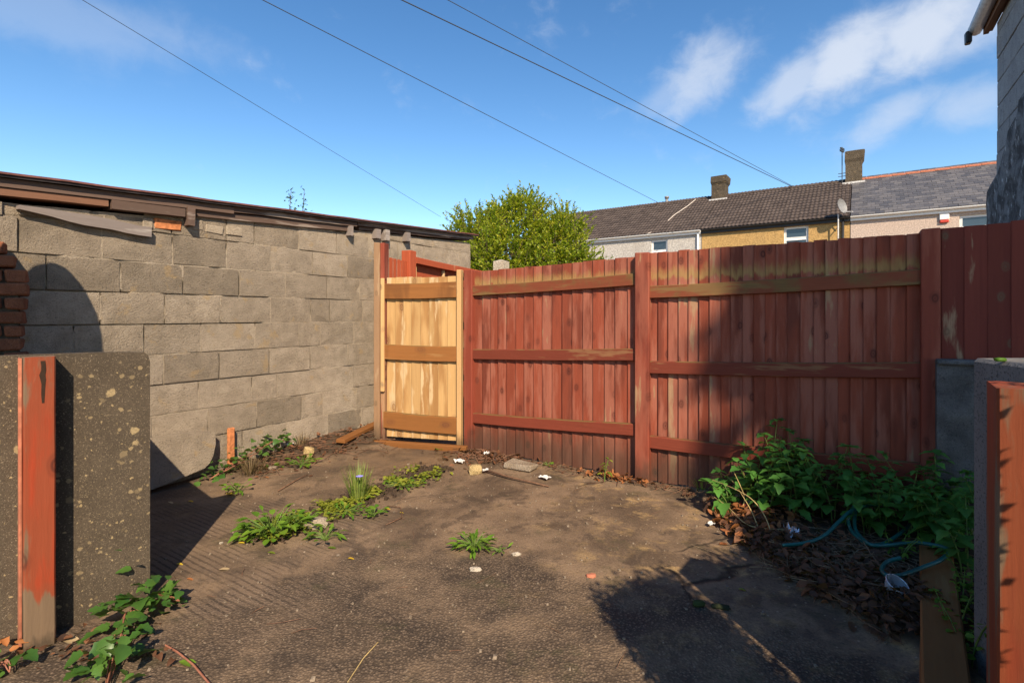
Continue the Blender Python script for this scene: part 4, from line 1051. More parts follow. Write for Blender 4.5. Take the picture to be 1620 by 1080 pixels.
# sprigs peeping over the felt roof
for (px, py, h, lab_) in ((416, 333, .12, 'second leafy sprig from the left above the felt roof edge'), (438, 334, .1, 'low leafy sprig just left of the two tall ones above the roof edge'), (457, 318, .26, 'upright tall leafy sprig above the felt roof edge'), (478, 319, .28, 'rightmost tall leafy sprig above the felt roof edge'), (368, 330, .06, 'leftmost tiny leafy sprig above the felt roof edge'), (522, 347, .06, 'tiny leafy sprig furthest right above the felt roof edge')):
    Z = 6.9; p = at(px, py+14, Z); sp = empty('sapling', (p.x, p.y, 0), 0, label=lab_, cat='shrub', group='leafy sprigs above the roof')
    st_ = MB(); st_.tube([(0, 0, 0), (.01, 0, p.z), (.03, 0, p.z+h)], .012, 4, .003); st_.build('stem', M['trunk'], sp)
    lv = MB()
    for q in range(int(26+h*60)):
        f = rnd.random(); leaf_card(rand_rot(.6), Vector((rnd.gauss(.01+.02*f, .03), rnd.gauss(0, .03), p.z-.15+(h+.15)*f)), .05, .022, lv, rnd.random())
    lv.build('foliage', M['dark_leaf'], sp)
# unseen hedge added outside the frame; its ragged shade falls on the foreground
pv = empty('shade_hedge', (.98, .62, 0), 0, label='clipped unseen hedge added outside the right edge to shade the foreground', cat='shrub')
lv = MB()
for (qa, qb, ra, rb) in ((.88, 1.381, .18, .44), (1.50, 2.2, .40, .70)):
    for (n_, L_, ins) in ((10000, .03, 0.0), (5000, .055, .055)):
        for q in range(n_):
            q_ = rnd.uniform(qa+ins, qb-ins)+rnd.gauss(0, .006); r_ = rnd.uniform(ra+ins, rb-ins)+rnd.gauss(0, .012)
            far = 2.34+.28*(q_-.95)
            z = rnd.random()*((far-rb)*.78-ins)+rnd.gauss(0, .012)
            leaf_card(rand_rot(.4), Vector((q_*.973-r_*.23-.98, q_*.23+r_*.973-.62, max(.02, z))), L_, L_*.62, lv, rnd.random())
lv.build('crown', M['dark_leaf'], pv, kind='stuff')
MB().tube([(0, 0, -.02), (.01, 0, .6), (.0, .02, 1.3)], .018, 6, .006).tube([(.0, 0, .1), (.1, .1, .7), (.15, .15, 1.2)], .014, 6, .005).build('stem', M['trunk'], pv)
# unseen tree added behind the viewer; its crown is shaped to shade the right-hand half of the yard
st = empty('shade_tree', (7.30, -8.2, 0), 0, label='tall broad unseen tree added behind the viewer to shade the right half of the yard', cat='tree')
lv = MB()
for i in range(10500):
    a = rnd.uniform(0, 6.28); z = rnd.uniform(5.0, 16.0); rr = (2.75+.14*nz(a*1.3, z*.8))*min(1, (z-3.2)/2.2)*min(1, (16.9-z)/2.2)*rnd.random()**.38
    leaf_card(rand_rot(), Vector((rr*math.cos(a), rr*math.sin(a), z)), .62, .42, lv, rnd.random())
lv.build('crown', M['dark_leaf'], st, kind='stuff')
MB().tube([(0, 0, -.1), (.1, 0, 4), (0, .1, 9), (0, 0, 13)], .28, 10, .05).build('trunk', M['trunk'], st, smooth=True)

# ---------------------------------------------------------------- plants made leaf by leaf
NET = [leaf_mesh('leaf', M['nettle_leaf'], .085, .062, kind='heart', teeth=1, fold=.3, curl=.35, n=6), leaf_mesh('leaf', M['nettle_leaf'], .07, .046, kind='ovate', teeth=1, fold=.25, curl=.25, n=6)]
BRM = [leaf_mesh('leaf', M['bramble_leaf'], .062, .05, kind='ovate', teeth=1, fold=.3, curl=.3, n=6), leaf_mesh('leaf', M['bramble_leaf'], .05, .036, kind='ovate', teeth=1, fold=.2, curl=.15, n=6)]
WEED = [leaf_mesh('leaf', M['weed_leaf'], .05, .04, kind='round', fold=.3, curl=.15, n=5), leaf_mesh('leaf', M['weed_leaf'], .09, .03, kind='lance', fold=.3, curl=.25, n=5)]
STEMS = {}
def stem_plant(name, loc, h, pairs, lean, meshes, mat, sc=1.0, stems=1, **k):
    """upright stems with pairs of drooping leaves, bigger lower down"""
    r = empty(name, loc, rnd.uniform(0, 6.28), **k); sm = MB()
    for s_ in range(stems):
        a = rnd.uniform(0, 6.28); b = Vector((math.cos(a), math.sin(a), 0))*(.05*(stems > 1)*rnd.random()); ln = Vector((math.cos(a), math.sin(a), 0))*lean*rnd.uniform(.5, 1.3); hh = h*rnd.uniform(.75, 1.08)
        pt = lambda f: b+ln*(f*f)+Vector((0, 0, hh*f))
        sm.tube([pt(q/4) for q in range(5)], .004, 4, .002)
        for q in range(pairs):
            f = .22+.78*(q+1)/pairs; y0 = a+q*1.57+rnd.uniform(-.4, .4); size = sc*(1.25-.75*f)*rnd.uniform(.85, 1.15)
            for sd in (0, math.pi):
                yw = y0+sd+rnd.uniform(-.3, .3); pos = pt(f)+Vector((-math.sin(yw), math.cos(yw), 0))*.018*size
                link('leaf', rnd.choice(meshes), r, orient(pos, yw, rnd.uniform(-.3, .35), rnd.uniform(-.3, .3), size))
        for q in range(3): link('leaf', rnd.choice(meshes), r, orient(pt(1.0), rnd.uniform(0, 6.28), rnd.uniform(.1, .7), 0, sc*.5))
    sm.build('stem', mat, r)
    return r
green_stem = plain('green_stem', (.1, .16, .03), .6, .2); red_stem = plain('red_stem', (.25, .1, .06), .6, .2)
def fence_xy(s, off): return FO.x+FD.x*s-.541*off, FO.y+FD.y*s-.841*off
spots = []
for s, off, h in ((.62, .14, .22), (.70, .3, .18), (.78, .16, .34), (.86, .34, .32), (.9, .16, .52), (1.0, .26, .46), (1.08, .42, .40), (1.12, .15, .46), (1.22, .3, .42), (1.34, .18, .34), (1.42, .36, .32), (1.52, .2, .36), (1.58, .42, .40), (1.64, .22, .44), (1.7, .5, .36), (1.74, .3, .46), (.72, .48, .18), (.92, .45, .3), (1.03, .5, .22), (1.16, .3, .36), (1.28, .38, .34), (1.4, .5, .2), (1.48, .4, .3), (1.05, .16, .5), (.8, .3, .34), (1.38, .22, .42)):
    spots.append((*fence_xy(s, off), h))
for px, py, h in ((1452, 868, .30), (1478, 858, .36), (1500, 880, .36), (1516, 905, .34), (1530, 880, .40), (1496, 912, .25), (1532, 930, .32), (1545, 868, .40), (1470, 838, .38), (1510, 848, .42), (1440, 845, .3), (1560, 900, .4)):
    p = gp(px, py); spots.append((p.x, p.y, h))
for i, (x_, y_, h) in enumerate(spots):
    stem_plant('nettle', (x_, y_, gz(x_, y_)), h, max(4, int(h*17)), .11, NET, green_stem, 1.35, 2, label=('nettle in the dense clump against the right fence bay, left of the hose loop' if i < 12 else 'nettle in the clump in front of the dark fence post, right of the hose loop' if i < 18 else 'nettle growing beside the sleeper and the low dark wall'), cat='nettle', group=('nettles left of the hose' if i < 12 else 'nettles right of the hose' if i < 18 else 'nettles by the sleeper'))
p = gp(1202, 828); stem_plant('nettle', (p.x, p.y, gz(p.x, p.y)), .22, 5, .03, NET, green_stem, .85, 1, label='bright young nettle in sunlight at the left end of the nettle clump', cat='nettle')
p = gp(1478, 790); stem_plant('climbing_sprout', (p.x-.02, p.y-.1, 0), .62, 5, .03, [WEED[1]], green_stem, .7, 1, label='slender pale sprout standing up against the dark fence post above the nettles', cat='weed')
for px, py, h in ((1520, 985, .22), (1508, 1030, .22), (1530, 1060, .25), (1528, 960, .25)):
    p = gp(px, py); stem_plant('creeper', (p.x, p.y, 0), h, 6, .08, [WEED[0]], green_stem, .62, 3, label='small-leaved creeper in deep shade between the sleeper and the concrete wall end', cat='weed', group='creepers beside the sleeper')
p = gp(1420, 905); stem_plant('creeper', (p.x, p.y, .06), .12, 5, .06, [WEED[1]], green_stem, .45, 4, label='thin yellow-green weed under the hose end on the compost patch', cat='weed')

# bramble trailing out from the foot of the lichen panel
def bramble(name, pts, n, sc, meshes, spread, hz, **k):
    loc = Vector(pts[0]); r = empty(name, loc, 0, **k); sm = MB()
    P_ = [Vector(p)-loc for p in pts]
    m_ = len(P_)-1
    def pt(f): i = min(int(f*m_), m_-1); return P_[i].lerp(P_[i+1], f*m_-i)
    for s_ in range(4):
        o = Vector((rnd.uniform(-spread, spread), rnd.uniform(-spread, spread), 0))*.7
        sm.tube([pt(q/9)+o*math.sin(q/9*3.1)+Vector((0, 0, .02+hz*math.sin(q/9*3.1)*rnd.uniform(.3, .9))) for q in range(10)], .0035, 4, .002)
    for q in range(n):
        f = rnd.random(); b = pt(f)+Vector((rnd.gauss(0, spread), rnd.gauss(0, spread), abs(rnd.gauss(0, hz))+.015))
        link('leaf', rnd.choice(meshes), r, orient(b, rnd.uniform(0, 6.28), rnd.uniform(-.5, .35), rnd.uniform(-.6, .6), sc*rnd.uniform(.6, 1.25)))
    sm.build('stem', red_stem, r); return r
bramble('bramble', [gp(222, 975, .02), gp(205, 985), gp(195, 1010), gp(190, 1040), gp(178, 1070), gp(165, 1110)], 125, .95, BRM, .05, .075, label='leafy green bramble trailing along the ground at the foot of the lichen panel', cat='bramble')
bramble('bramble', [gp(232, 962, .0), gp(245, 962), gp(262, 960), gp(285, 958)], 34, .85, BRM, .03, .06, label='short bramble shoot lying across the ground right of the lichen panel', cat='bramble')
def wpt(u, d, h=0.0): q = W0+WD*u+WN*d; return Vector((q.x, q.y, gz(q.x, q.y)+h))
bramble('bramble', [wpt(.36, .16, -.02), wpt(.5, .15), wpt(.62, .16, .03), wpt(.78, .13, .06), wpt(.95, .09, .1), wpt(1.12, .08, .05)], 130, .95, BRM, .045, .05, label='dark green bramble arching along the foot of the block wall beside the orange brick', cat='bramble')
bramble('bramble', [gp(0, 1062), gp(6, 1066), gp(15, 1072)], 16, .8, BRM, .03, .03, label='small green weed in the bottom left corner', cat='weed')
# thin runner from the bramble
MB().tube([gp(262, 1020, .03), gp(280, 1030, .035), gp(305, 1050, .02), gp(335, 1085, .012)], .004, 5).build('bramble_runner', red_stem, label='bare reddish bramble runner reaching over the concrete at the lower left', cat='stem')
# weeds in the joint between the two concrete slabs
stripA, stripB = gp(405, 855), gp(700, 738)
def strip(f, off): 
    d = (stripB-stripA); n = Vector((-d.y, d.x, 0)).normalized(); return stripA+d*f+n*off
def rosette(loc, n, sc, meshes, mat, spread=.05, h=.05, **k):
    r = empty(k.pop('name', 'weed'), loc, 0, **k); sm = MB()
    for q in range(n):
        a = rnd.uniform(0, 6.28); d = Vector((math.cos(a), math.sin(a), 0)); rr = spread*math.sqrt(rnd.random()); tip = d*rr+Vector((0, 0, h*rnd.uniform(.3, 1)))
        sm.tube([(0, 0, 0), tuple(tip*.5+Vector((0, 0, .01))), tuple(tip)], .0018, 3)
        link('leaf', rnd.choice(meshes), r, orient(tip, a-1.57+rnd.uniform(-.5, .5), rnd.uniform(-.2, .6), rnd.uniform(-.4, .4), sc*rnd.uniform(.6, 1.2)))
    sm.build('stem', green_stem, r); return r
rosette(gp(430, 848), 60, .95, WEED, None, .15, .13, label='bright green broad-leaved weed clump at the near end of the joint between the slabs', cat='weed')
rosette(gp(478, 838), 40, .8, WEED, None, .11, .09, label='green weed clump close behind the stone in the slab joint', cat='weed')
rosette(gp(590, 818), 26, .7, [WEED[0]], None, .08, .05, label='flat round-leaved weed at the right side of the slab joint', cat='weed')
rosette(gp(545, 815), 40, .55, WEED, None, .12, .05, label='leafy weed patch in the middle of the slab joint behind the stone', cat='weed')
rosette(gp(640, 770), 44, .5, [WEED[0]], None, .14, .035, label='flat yellow-green weed patch at the far end of the slab joint', cat='weed')
rosette(gp(405, 852), 30, .8, WEED, None, .10, .07, label='outlying green weed at the left edge of the near weed clump', cat='weed')
rosette(gp(515, 855), 20, .8, [WEED[1]], None, .08, .06, label='narrow-leaved weed in front of the stone in the slab joint', cat='weed')
rosette(gp(750, 868), 60, .62, [WEED[1]], None, .10, .06, label='isolated bright green weed tuft on the bare concrete in the middle of the yard', cat='weed')
rosette(gp(790, 874), 12, .4, [WEED[1]], None, .05, .03, label='tiny weed just right of the isolated green tuft', cat='weed')
rosette(gp(478, 738), 34, .75, WEED, None, .10, .08, label='yellowish green weed beside the rock near the block wall', cat='weed')
rosette(gp(375, 778), 20, .75, WEED, None, .09, .07, label='small weed with a pale stalk in front of the bramble by the wall', cat='weed')
rosette(gp(430, 742), 18, .7, [WEED[0]], None, .07, .04, label='low dark weed left of the rock near the block wall', cat='weed')
rosette(gp(700, 711), 16, .5, [WEED[0]], None, .06, .02, label='low yellow-green weed against the gate sill', cat='weed')
rosette(gp(866, 737), 10, .5, [WEED[0]], None, .04, .04, label='small green sprout at the foot of the left fence bay', cat='weed')
stem_plant('weed', gp(956, 760), .15, 3, .04, [leaf_mesh('leaf', M['cover_leaf'], .08, .03, kind='lance', n=5)], green_stem, .9, 2, label='pale yellow-green sprout standing at the foot of the left fence bay', cat='weed')
# grass tuft with a blue flower
def tuft(loc, n, h, spread, mat, rr=.0022, **k):
    m = MB()
    for q in range(n):
        a = rnd.uniform(0, 6.28); d = Vector((math.cos(a), math.sin(a), 0)); b = d*spread*rnd.random()*.5; t_ = b+d*spread*rnd.random()+Vector((0, 0, h*rnd.uniform(.5, 1.1)))
        sd = d.cross(Vector((0, 0, 1)))*rr; i = len(m.v); mid = b.lerp(t_, .55)+Vector((0, 0, h*.08)); s_ = rnd.random()
        m.v += [tuple(b-sd), tuple(b+sd), tuple(mid+sd), tuple(mid-sd), tuple(t_)]; m.sh += [s_]*5; m.f += [(i, i+1, i+2, i+3), (i+3, i+2, i+4)]
    return m
gr_ = empty('grass_tuft', gp(567, 792), 0, label='upright grass tuft holding a small blue flower beside the slab joint', cat='grass tuft')
tuft(None, 170, .24, .11, M['grass']).build('blades', M['grass'], gr_)
fm = MB()
for q in range(9):
    a = q*.7; fm.add([(0, 0, 0), (-.008, .02, .004), (0, .03, 0), (.008, .02, .004)], [(0, 3, 2, 1)], Matrix.Translation((.02, -.04, .17)) @ Matrix.Rotation(a, 4, 'Z') @ Matrix.Rotation(.4, 4, 'X'))
fm.build('flower', M['petal'], gr_)
gr2 = empty('grass_tuft', gp(1110, 772), 0, label='wispy pale grass tuft on the lit ground in front of the right fence bay', cat='grass tuft')
tuft(None, 60, .13, .12, M['grass']).build('blades', M['grass'], gr2)
gr2 = empty('grass_tuft', gp(1150, 792), 0, label='second wispy grass tuft nearer the dead leaves than the first', cat='grass tuft')
tuft(None, 40, .09, .1, M['grass']).build('blades', M['grass'], gr2)
gr2 = empty('grass_tuft', wpt(1.22, .08), 0, label='dry brown grass tuft standing by the foot of the block wall', cat='grass tuft')
tuft(None, 50, .14, .14, M['dry_grass']).build('blades', M['dry_grass'], gr2)
gr2 = empty('grass_tuft', wpt(.62, .3), 0, label='dry brown grass tuft in front of the bramble by the block wall', cat='grass tuft')
tuft(None, 110, .15, .16, M['dry_grass']).build('blades', M['dry_grass'], gr2)

# ground cover in the joint (nobody could count it)
lv = MB(); rl = [leaf_shape(.028, .022, 'round', fold=.3, curl=.1, n=3), leaf_shape(.04, .02, 'ovate', fold=.3, curl=.2, n=3)]
for q in range(2300):
    f = rnd.random(); wd = .10+.05*math.sin(f*9)+.04*nz(f*7)
    p = strip(f*.93, rnd.gauss(.0, wd*.62)); 
    if nz(p.x*6, p.y*6, 2) < -.22+.25*f: continue
    v, fc = rnd.choice(rl); s_ = (.25+.75*f*rnd.random()) if rnd.random() < .7 else rnd.random()*.4
    lv.add(v, fc, orient(Vector((p.x, p.y, gz(p.x, p.y)+rnd.uniform(.004, .035))), rnd.uniform(0, 6.28), rnd.uniform(-.3, .6), rnd.uniform(-.5, .5), rnd.uniform(.7, 1.35)), s_)
lv.build('ground_cover', M['cover_leaf'], smooth=True, kind='stuff', label='low yellow-green ground cover filling the joint between the concrete slabs')
# soil crumbs along the joint
so = MB()
for q in range(900):
    f = rnd.random(); p = strip(f, rnd.gauss(0, .07)); s_ = rnd.uniform(.004, .012)
    so.box(p.x-s_, p.x+s_, p.y-s_, p.y+s_, -.004, s_*1.1+.004, s_*.5)
so.build('soil_crumbs', plain('soil', (.05, .032, .02), .95, .4, 60), kind='stuff', label='dark soil crumbs in the joint between the slabs')

# ---------------------------------------------------------------- dead leaves, twigs, litter
def dead_leaf_shape(L):
    v, f = leaf_shape(L, L*rnd.uniform(.45, .75), 'ovate', teeth=rnd.random() < .5, fold=rnd.uniform(-.2, .9), curl=rnd.uniform(-.5, .7), n=4); return v, f
def litter(name, n, where, mat, lo, hi, label, hz=.02):
    m = MB()
    for q in range(n):
        p = where()
        if p is None: continue
        v, f = dead_leaf_shape(rnd.uniform(lo, hi)); m.add(v, f, orient(Vector((p[0], p[1], gz(p[0], p[1])+rnd.uniform(.004, hz))), rnd.uniform(0, 6.28), rnd.uniform(-.5, .5), rnd.uniform(-.7, .7)), rnd.random()**1.5)
    m.build(name, mat, smooth=True, kind='stuff', label=label)
EDGE = [gp(1140, 820), gp(1200, 880), gp(1290, 945), gp(1370, 990), gp(1420, 1020)]
def w_patch():
    f = rnd.random()*(len(EDGE)-1); i = int(f); p = EDGE[i].lerp(EDGE[i+1], f-i)
    x_ = p.x+abs(rnd.gauss(0, .26))-.05; y_ = p.y+abs(rnd.gauss(0, .20))-.03
    return (x_, y_) if poly_d(x_, y_, PATCH) > -.07 else None
litter('leaf_litter', 1900, w_patch, M['dead_leaf'], .02, .062, 'dark brown dead leaves heaped over the compost patch in the shade', .05)
def w_lit(): 
    p = gp(1172, 838); x_, y_ = p.x+rnd.gauss(.03, .12), p.y+rnd.gauss(0, .12); return (x_, y_) if poly_d(x_, y_, PATCH) > -.03 else None
litter('leaf_litter', 160, w_lit, M['rust_leaf'], .035, .07, 'rusty orange dead leaves in the sun at the left end of the compost patch', .05)
def w_fence(): s = rnd.gauss(-1.45, .16); x_, y_ = fence_xy(s, abs(rnd.gauss(.04, .14))+.04); return x_, y_
litter('leaf_litter', 260, w_fence, M['dead_leaf'], .025, .06, 'reddish dead leaves gathered at the foot of the gate hinge post', .03)
def w_fence2(): x_, y_ = fence_xy(rnd.gauss(-.16, .12), abs(rnd.gauss(.03, .06))+.05); return x_, y_
litter('leaf_litter', 110, w_fence2, M['rust_leaf'], .025, .055, 'orange dead leaves against the middle fence post', .03)
def w_fence3(): x_, y_ = fence_xy(rnd.uniform(-1.6, .6), abs(rnd.gauss(.02, .08))+.04); return x_, y_
litter('leaf_litter', 190, w_fence3, M['dead_leaf'], .015, .045, 'thin scatter of brown leaf bits along the foot of the fence', .02)
def w_bank(): u = rnd.uniform(.6, 2.6); d = abs(rnd.gauss(.22, .16))+.03; q = W0+WD*u+WN*d; return q.x, q.y
litter('leaf_litter', 340, w_bank, M['dead_leaf'], .02, .05, 'brown leaf debris on the soil bank along the block wall', .025)
def w_pan(): q = gp(rnd.gauss(120, 60), rnd.gauss(1025, 18)); return q.x, q.y
litter('leaf_litter', 90, w_pan, M['dead_leaf'], .02, .045, 'brown leaf bits at the foot of the lichen panel', .02)
def w_corner(): q = gp(rnd.gauss(8, 12), rnd.gauss(1010, 12)); return q.x, q.y
litter('leaf_litter', 40, w_corner, M['rust_leaf'], .025, .05, 'orange brown leaves at the left edge beside the timber post', .05)
def sticks(n, where, lo, hi, r, mat, label, hz=.02, name='twig_litter'):
    m = MB()
    for q in range(n):
        p = where()
        if p is None: continue
        a = rnd.uniform(0, 6.28); L = rnd.uniform(lo, hi)/2; z = gz(p[0], p[1])+rnd.uniform(.003, hz); d = Vector((math.cos(a), math.sin(a), rnd.uniform(-.12, .12)))*L; b = Vector((rnd.uniform(-1, 1), rnd.uniform(-1, 1), .2))*L*.2
        c_ = Vector((p[0], p[1], z)); m.tube([c_-d, c_+b, c_+d], r*rnd.uniform(.6, 1.3), 3)
    m.build(name, mat, kind='stuff', label=label)
sticks(170, w_bank, .08, .3, .0025, M['twig'], 'dry twigs scattered on the soil bank along the wall', .03)
sticks(90, w_fence, .08, .3, .0025, M['twig'], 'dry twigs among the leaves at the gate hinge post', .03)
sticks(120, w_fence3, .05, .2, .0018, M['twig'], 'fine twigs along the foot of the fence', .015)
def w_pile(): p = gp(1340, 905); return (p.x+rnd.gauss(0, .22), p.y+rnd.gauss(0, .14))
sticks(420, w_pile, .06, .22, .0016, M['dry_grass'] if False else plain('dead_straw', (.2, .14, .08), .9, .3), 'dry dead straw matted on the compost patch below the hose', .05, 'dead_straw')
sticks(160, w_patch, .04, .16, .002, M['twig'], 'small twigs in the dead leaves of the compost patch', .05)
def w_yard(): x_ = rnd.uniform(-1.6, 1.4); y_ = rnd.uniform(1.7, 4.3); return (x_, y_)
# grit on the concrete
g_ = MB()
for q in range(650):
    x_, y_ = rnd.uniform(-1.9, 1.6), rnd.uniform(1.5, 4.6)
    if wall_uv(x_, y_)[1] < .1: continue
    s_ = rnd.uniform(.0015, .005)*(1.8 if rnd.random() < .04 else 1); g_.box(x_-s_, x_+s_, y_-s_, y_+s_, gz(x_, y_)-.002, gz(x_, y_)+s_*1.2, s_*.5)
g_.build('grit', plain('grit', (.2, .155, .11), .9, .4, 60), kind='stuff', label='grit scattered over the concrete')
sticks(40, w_yard, .03, .14, .0012, M['twig'], 'stray bits of twig on the concrete', .006)

def fallen(px, py, L, mat, lab, wd=.4, grp=None):
    v, f = leaf_shape(L, L*wd, 'ovate', fold=.35, curl=.25, n=4); m = MB(); m.v = v; m.f = f; m.sh = [rnd.random()]*len(v)
    p = gp(px, py); m.build('fallen_leaf', mat, None, Vector((p.x, p.y, gz(p.x, p.y)+.006)), rnd.uniform(-1.9, -1.2), smooth=True, label=lab, cat='fallen leaf', group=grp)
Y_, T_ = M['yellow_leaf'], M['tan_leaf']
for a in ((297, 793, .05, Y_, 'yellow leaf in the shade left of the pale tan leaf below the block wall'), (266, 795, .05, T_, 'pale tan leaf in the panel shadow near the block wall'),
          (376, 861, .05, Y_, 'golden leaf on the grooved concrete left of the green weed clump'), (279, 893, .04, Y_, 'orange-yellow leaf at the edge of the panel shadow'),
          (346, 903, .07, T_, 'large pale tan leaf on the grooved concrete'), (518, 868, .06, M['cover_leaf'], 'pale yellow leaf below the narrow-leaved weed'), (550, 884, .04, Y_, 'small yellow leaf on bare concrete right of the weeds'),
          (423, 876, .05, M['cover_leaf'], 'greenish leaf lying in front of the weed clump'), (295, 917, .04, M['rust_leaf'], 'orange leaf at the tip of the bramble shoot'), (283, 1048, .09, M['weed_leaf'], 'green leaf lying alone beside the bramble runner'),
          (608, 806, .05, Y_, 'yellow leaf at the right edge of the ground cover'), (632, 812, .03, Y_, 'tiny yellow leaf right of the ground cover'), (512, 815, .06, Y_, 'bright yellow leaf beside the stone in the slab joint'),
          (1168, 933, .04, M['cover_leaf'], 'yellow-green leaf on the shaded concrete left of the compost patch'), (357, 782, .09, Y_, 'long yellow leaf in front of the wall bramble'), (696, 706, .05, Y_, 'yellow leaf lying on the gate sill'),
          (98, 1012, .1, T_, 'big pale curled leaf against the foot of the timber post'), (417, 757, .05, M['rust_leaf'], 'orange leaf right of the wall bramble'), (1137, 862, .09, M['rust_leaf'], 'large rust-orange leaf at the sunlit corner of the compost patch')):
    fallen(*a)
def stone(px, py, sx, sy, sz, mat, lab, cat='stone', rz=0.0, name='stone'):
    p = gp(px, py); m = rough_stone(sx, sy, sz, rnd.uniform(0, 50)); m.build(name, mat, None, Vector((p.x, p.y, gz(p.x, p.y)+sz*.6)), rz, smooth=False, label=lab, cat=cat)
stone(752, 748, .07, .05, .055, M['rock'], 'yellow sandstone rock at the foot of the gate hinge post', 'rock', .3, 'rock')
stone(488, 728, .055, .05, .06, M['rock'], 'yellow rock among weeds near the block wall', 'rock', .2, 'rock')
stone(500, 835, .085, .05, .045, M['stone'], 'rounded brown stone in the joint between the slabs', 'stone', .1)
stone(752, 902, .035, .02, .012, M['pale_stone'], 'flat pale stone on the concrete below the green tuft')
stone(817, 878, .03, .012, .012, M['pale_stone'], 'small white stone on the concrete right of the green tuft')
stone(432, 745, .05, .03, .018, M['stone'], 'flat grey stone beside the dark weed near the wall')
stone(935, 912, .03, .02, .01, M['clay'], 'flat reddish stone flake at the edge of the rough concrete')
stone(350, 860, .012, .01, .008, M['pale_stone'], 'white pebble on the grooved concrete')
stone(1105, 958, .035, .02, .016, plain('moss', (.03, .045, .012), .95, .3), 'dark moss lump in the shade on the rough concrete', 'moss', 0, 'moss_lump')
stone(1140, 962, .05, .018, .012, plain('moss2', (.025, .03, .012), .95, .3), 'long dark moss lump right of the other in the shade', 'moss', -.3, 'moss_lump')
# stone slab against the fence foot
p = gp(826, 740); m = MB().box(-.13, .13, -.09, .05, 0, .055, .012); m.build('paving_piece', M['stone'], None, Vector((p.x, p.y, -.005)), FR, bevel=.008, label='broken grey paving piece lying against the left fence bay', cat='paving piece')
# long dark stick in front of the fence
MB().tube([gp(770, 744, .02), gp(805, 754, .02), gp(840, 762, .015), gp(868, 769, .01)], .009, 6, .005).build('stick', M['twig'], smooth=True, label='long dark stick lying in front of the left fence bay', cat='stick')
MB().tube([gp(610, 830, .008), gp(636, 818, .01), gp(634, 802, .012), gp(612, 800, .01)], .0028, 5).build('curled_stem', M['twig'], smooth=True, label='thin stem curled in a loop right of the ground cover', cat='stem')
MB().tube([gp(440, 776, .01), gp(470, 758, .012), gp(487, 750, .02)], .004, 5).build('stick', M['twig'], smooth=True, label='thin reddish stick on the damp slab in front of the rock', cat='stick')
MB().tube([gp(550, 1078, .004), gp(575, 1040, .006), gp(598, 1015, .004)], .0018, 4).build('straw_stalk', M['straw'], label='single pale straw on the rough concrete at the bottom', cat='straw')
# wet plank along the wall foot, orange brick stake, cut slab leaning on the wall
a, b = at(538, 691, 4.85), at(603, 667, 5.62)
MB().beam((a.x, a.y, .105), (b.x, b.y, .135), .09, .035, (0, 0, 1), .003).build('wall_plank', M['wet_timber'], bevel=.004, label='wet orange-brown plank lying along the foot of the block wall by the gate', cat='plank')
u = .60; q = W0+WD*u+WN*.03
MB().box(-.025, .025, -.03, .0, .05, .35, .002).build('brick_stake', M['rust_brick'], None, Vector((q.x, q.y, 0)), WROT, bevel=.004, label='upright orange brick sliver leaning on the block wall above the bramble', cat='brick')
m = MB(); prof = [(-.75, .0), (-.75, .355), (-.5, .365), (-.2, .375), (.1, .38), (.3, .372), (.43, .35), (.46, .335), (.455, .25), (.43, .17), (.40, .12), (.36, .09), (.2, .06), (.0, .03)]
n = len(prof)
for y in (-.125, -.075): m.v += [(x_, y+.055*z_/.38, z_) for x_, z_ in prof]
m.f += [tuple(range(n)), tuple(range(2*n-1, n-1, -1))]+[(k, k+n, (k+1) % n+n, (k+1) % n) for k in range(n)]
m.build('cut_slab', M['block'], None, Vector((W0.x, W0.y, 0)), WROT, label='grey slab offcut with a curved end leaning on the foot of the block wall', cat='stone slab')
# litter
def scrap(px, py, s, mat, lab, name, cat, h=.02):
    p = gp(px, py); m = MB(); n = 5; sd = rnd.uniform(0, 90)
    for b in range(n+1):
        for a_ in range(n+1): m.v.append(((a_/n-.5)*s*(1+.3*nz(b, sd)), (b/n-.5)*s*.7*(1+.3*nz(a_, sd)), h*(.6+1.1*nz(a_*1.1+sd, b*1.1))))
    for b in range(n):
        for a_ in range(n): i = b*(n+1)+a_; m.f.append((i, i+1, i+n+2, i+n+1))
    m.build(name, mat, None, Vector((p.x, p.y, gz(p.x, p.y)+.015)), rnd.uniform(0, 3), label=lab, cat=cat)
scrap(1252, 862, .085, M['foil'], 'crumpled silver foil wrapper in the shade under the nettles', 'foil_wrapper', 'wrapper', .045)
scrap(1125, 833, .04, M['paper'], 'small white scrap at the sunlit corner of the compost patch', 'paper_scrap', 'litter', .015)
scrap(1178, 818, .06, M['red_plastic'], 'red sweet wrapper in the orange leaves', 'sweet_wrapper', 'wrapper', .03)
scrap(1186, 812, .03, M['paper'], 'white corner of wrapper beside the red sweet wrapper', 'paper_scrap', 'litter', .02)
scrap(727, 733, .08, M['paper'], 'white paper scrap in the leaves left of the yellow rock', 'paper_scrap', 'litter', .03)
scrap(768, 748, .055, M['paper'], 'white paper scrap just right of the yellow rock', 'paper_scrap', 'litter', .025)
scrap(770, 722, .06, M['paper'], 'white paper scrap against the fence above the yellow rock', 'paper_scrap', 'litter', .03)
scrap(862, 758, .09, M['paper'], 'pale packaging strip in front of the left fence bay', 'paper_scrap', 'litter', .012)
scrap(456, 719, .09, M['paper'], 'pale flat scrap left of the rock near the block wall', 'paper_scrap', 'litter', .01)
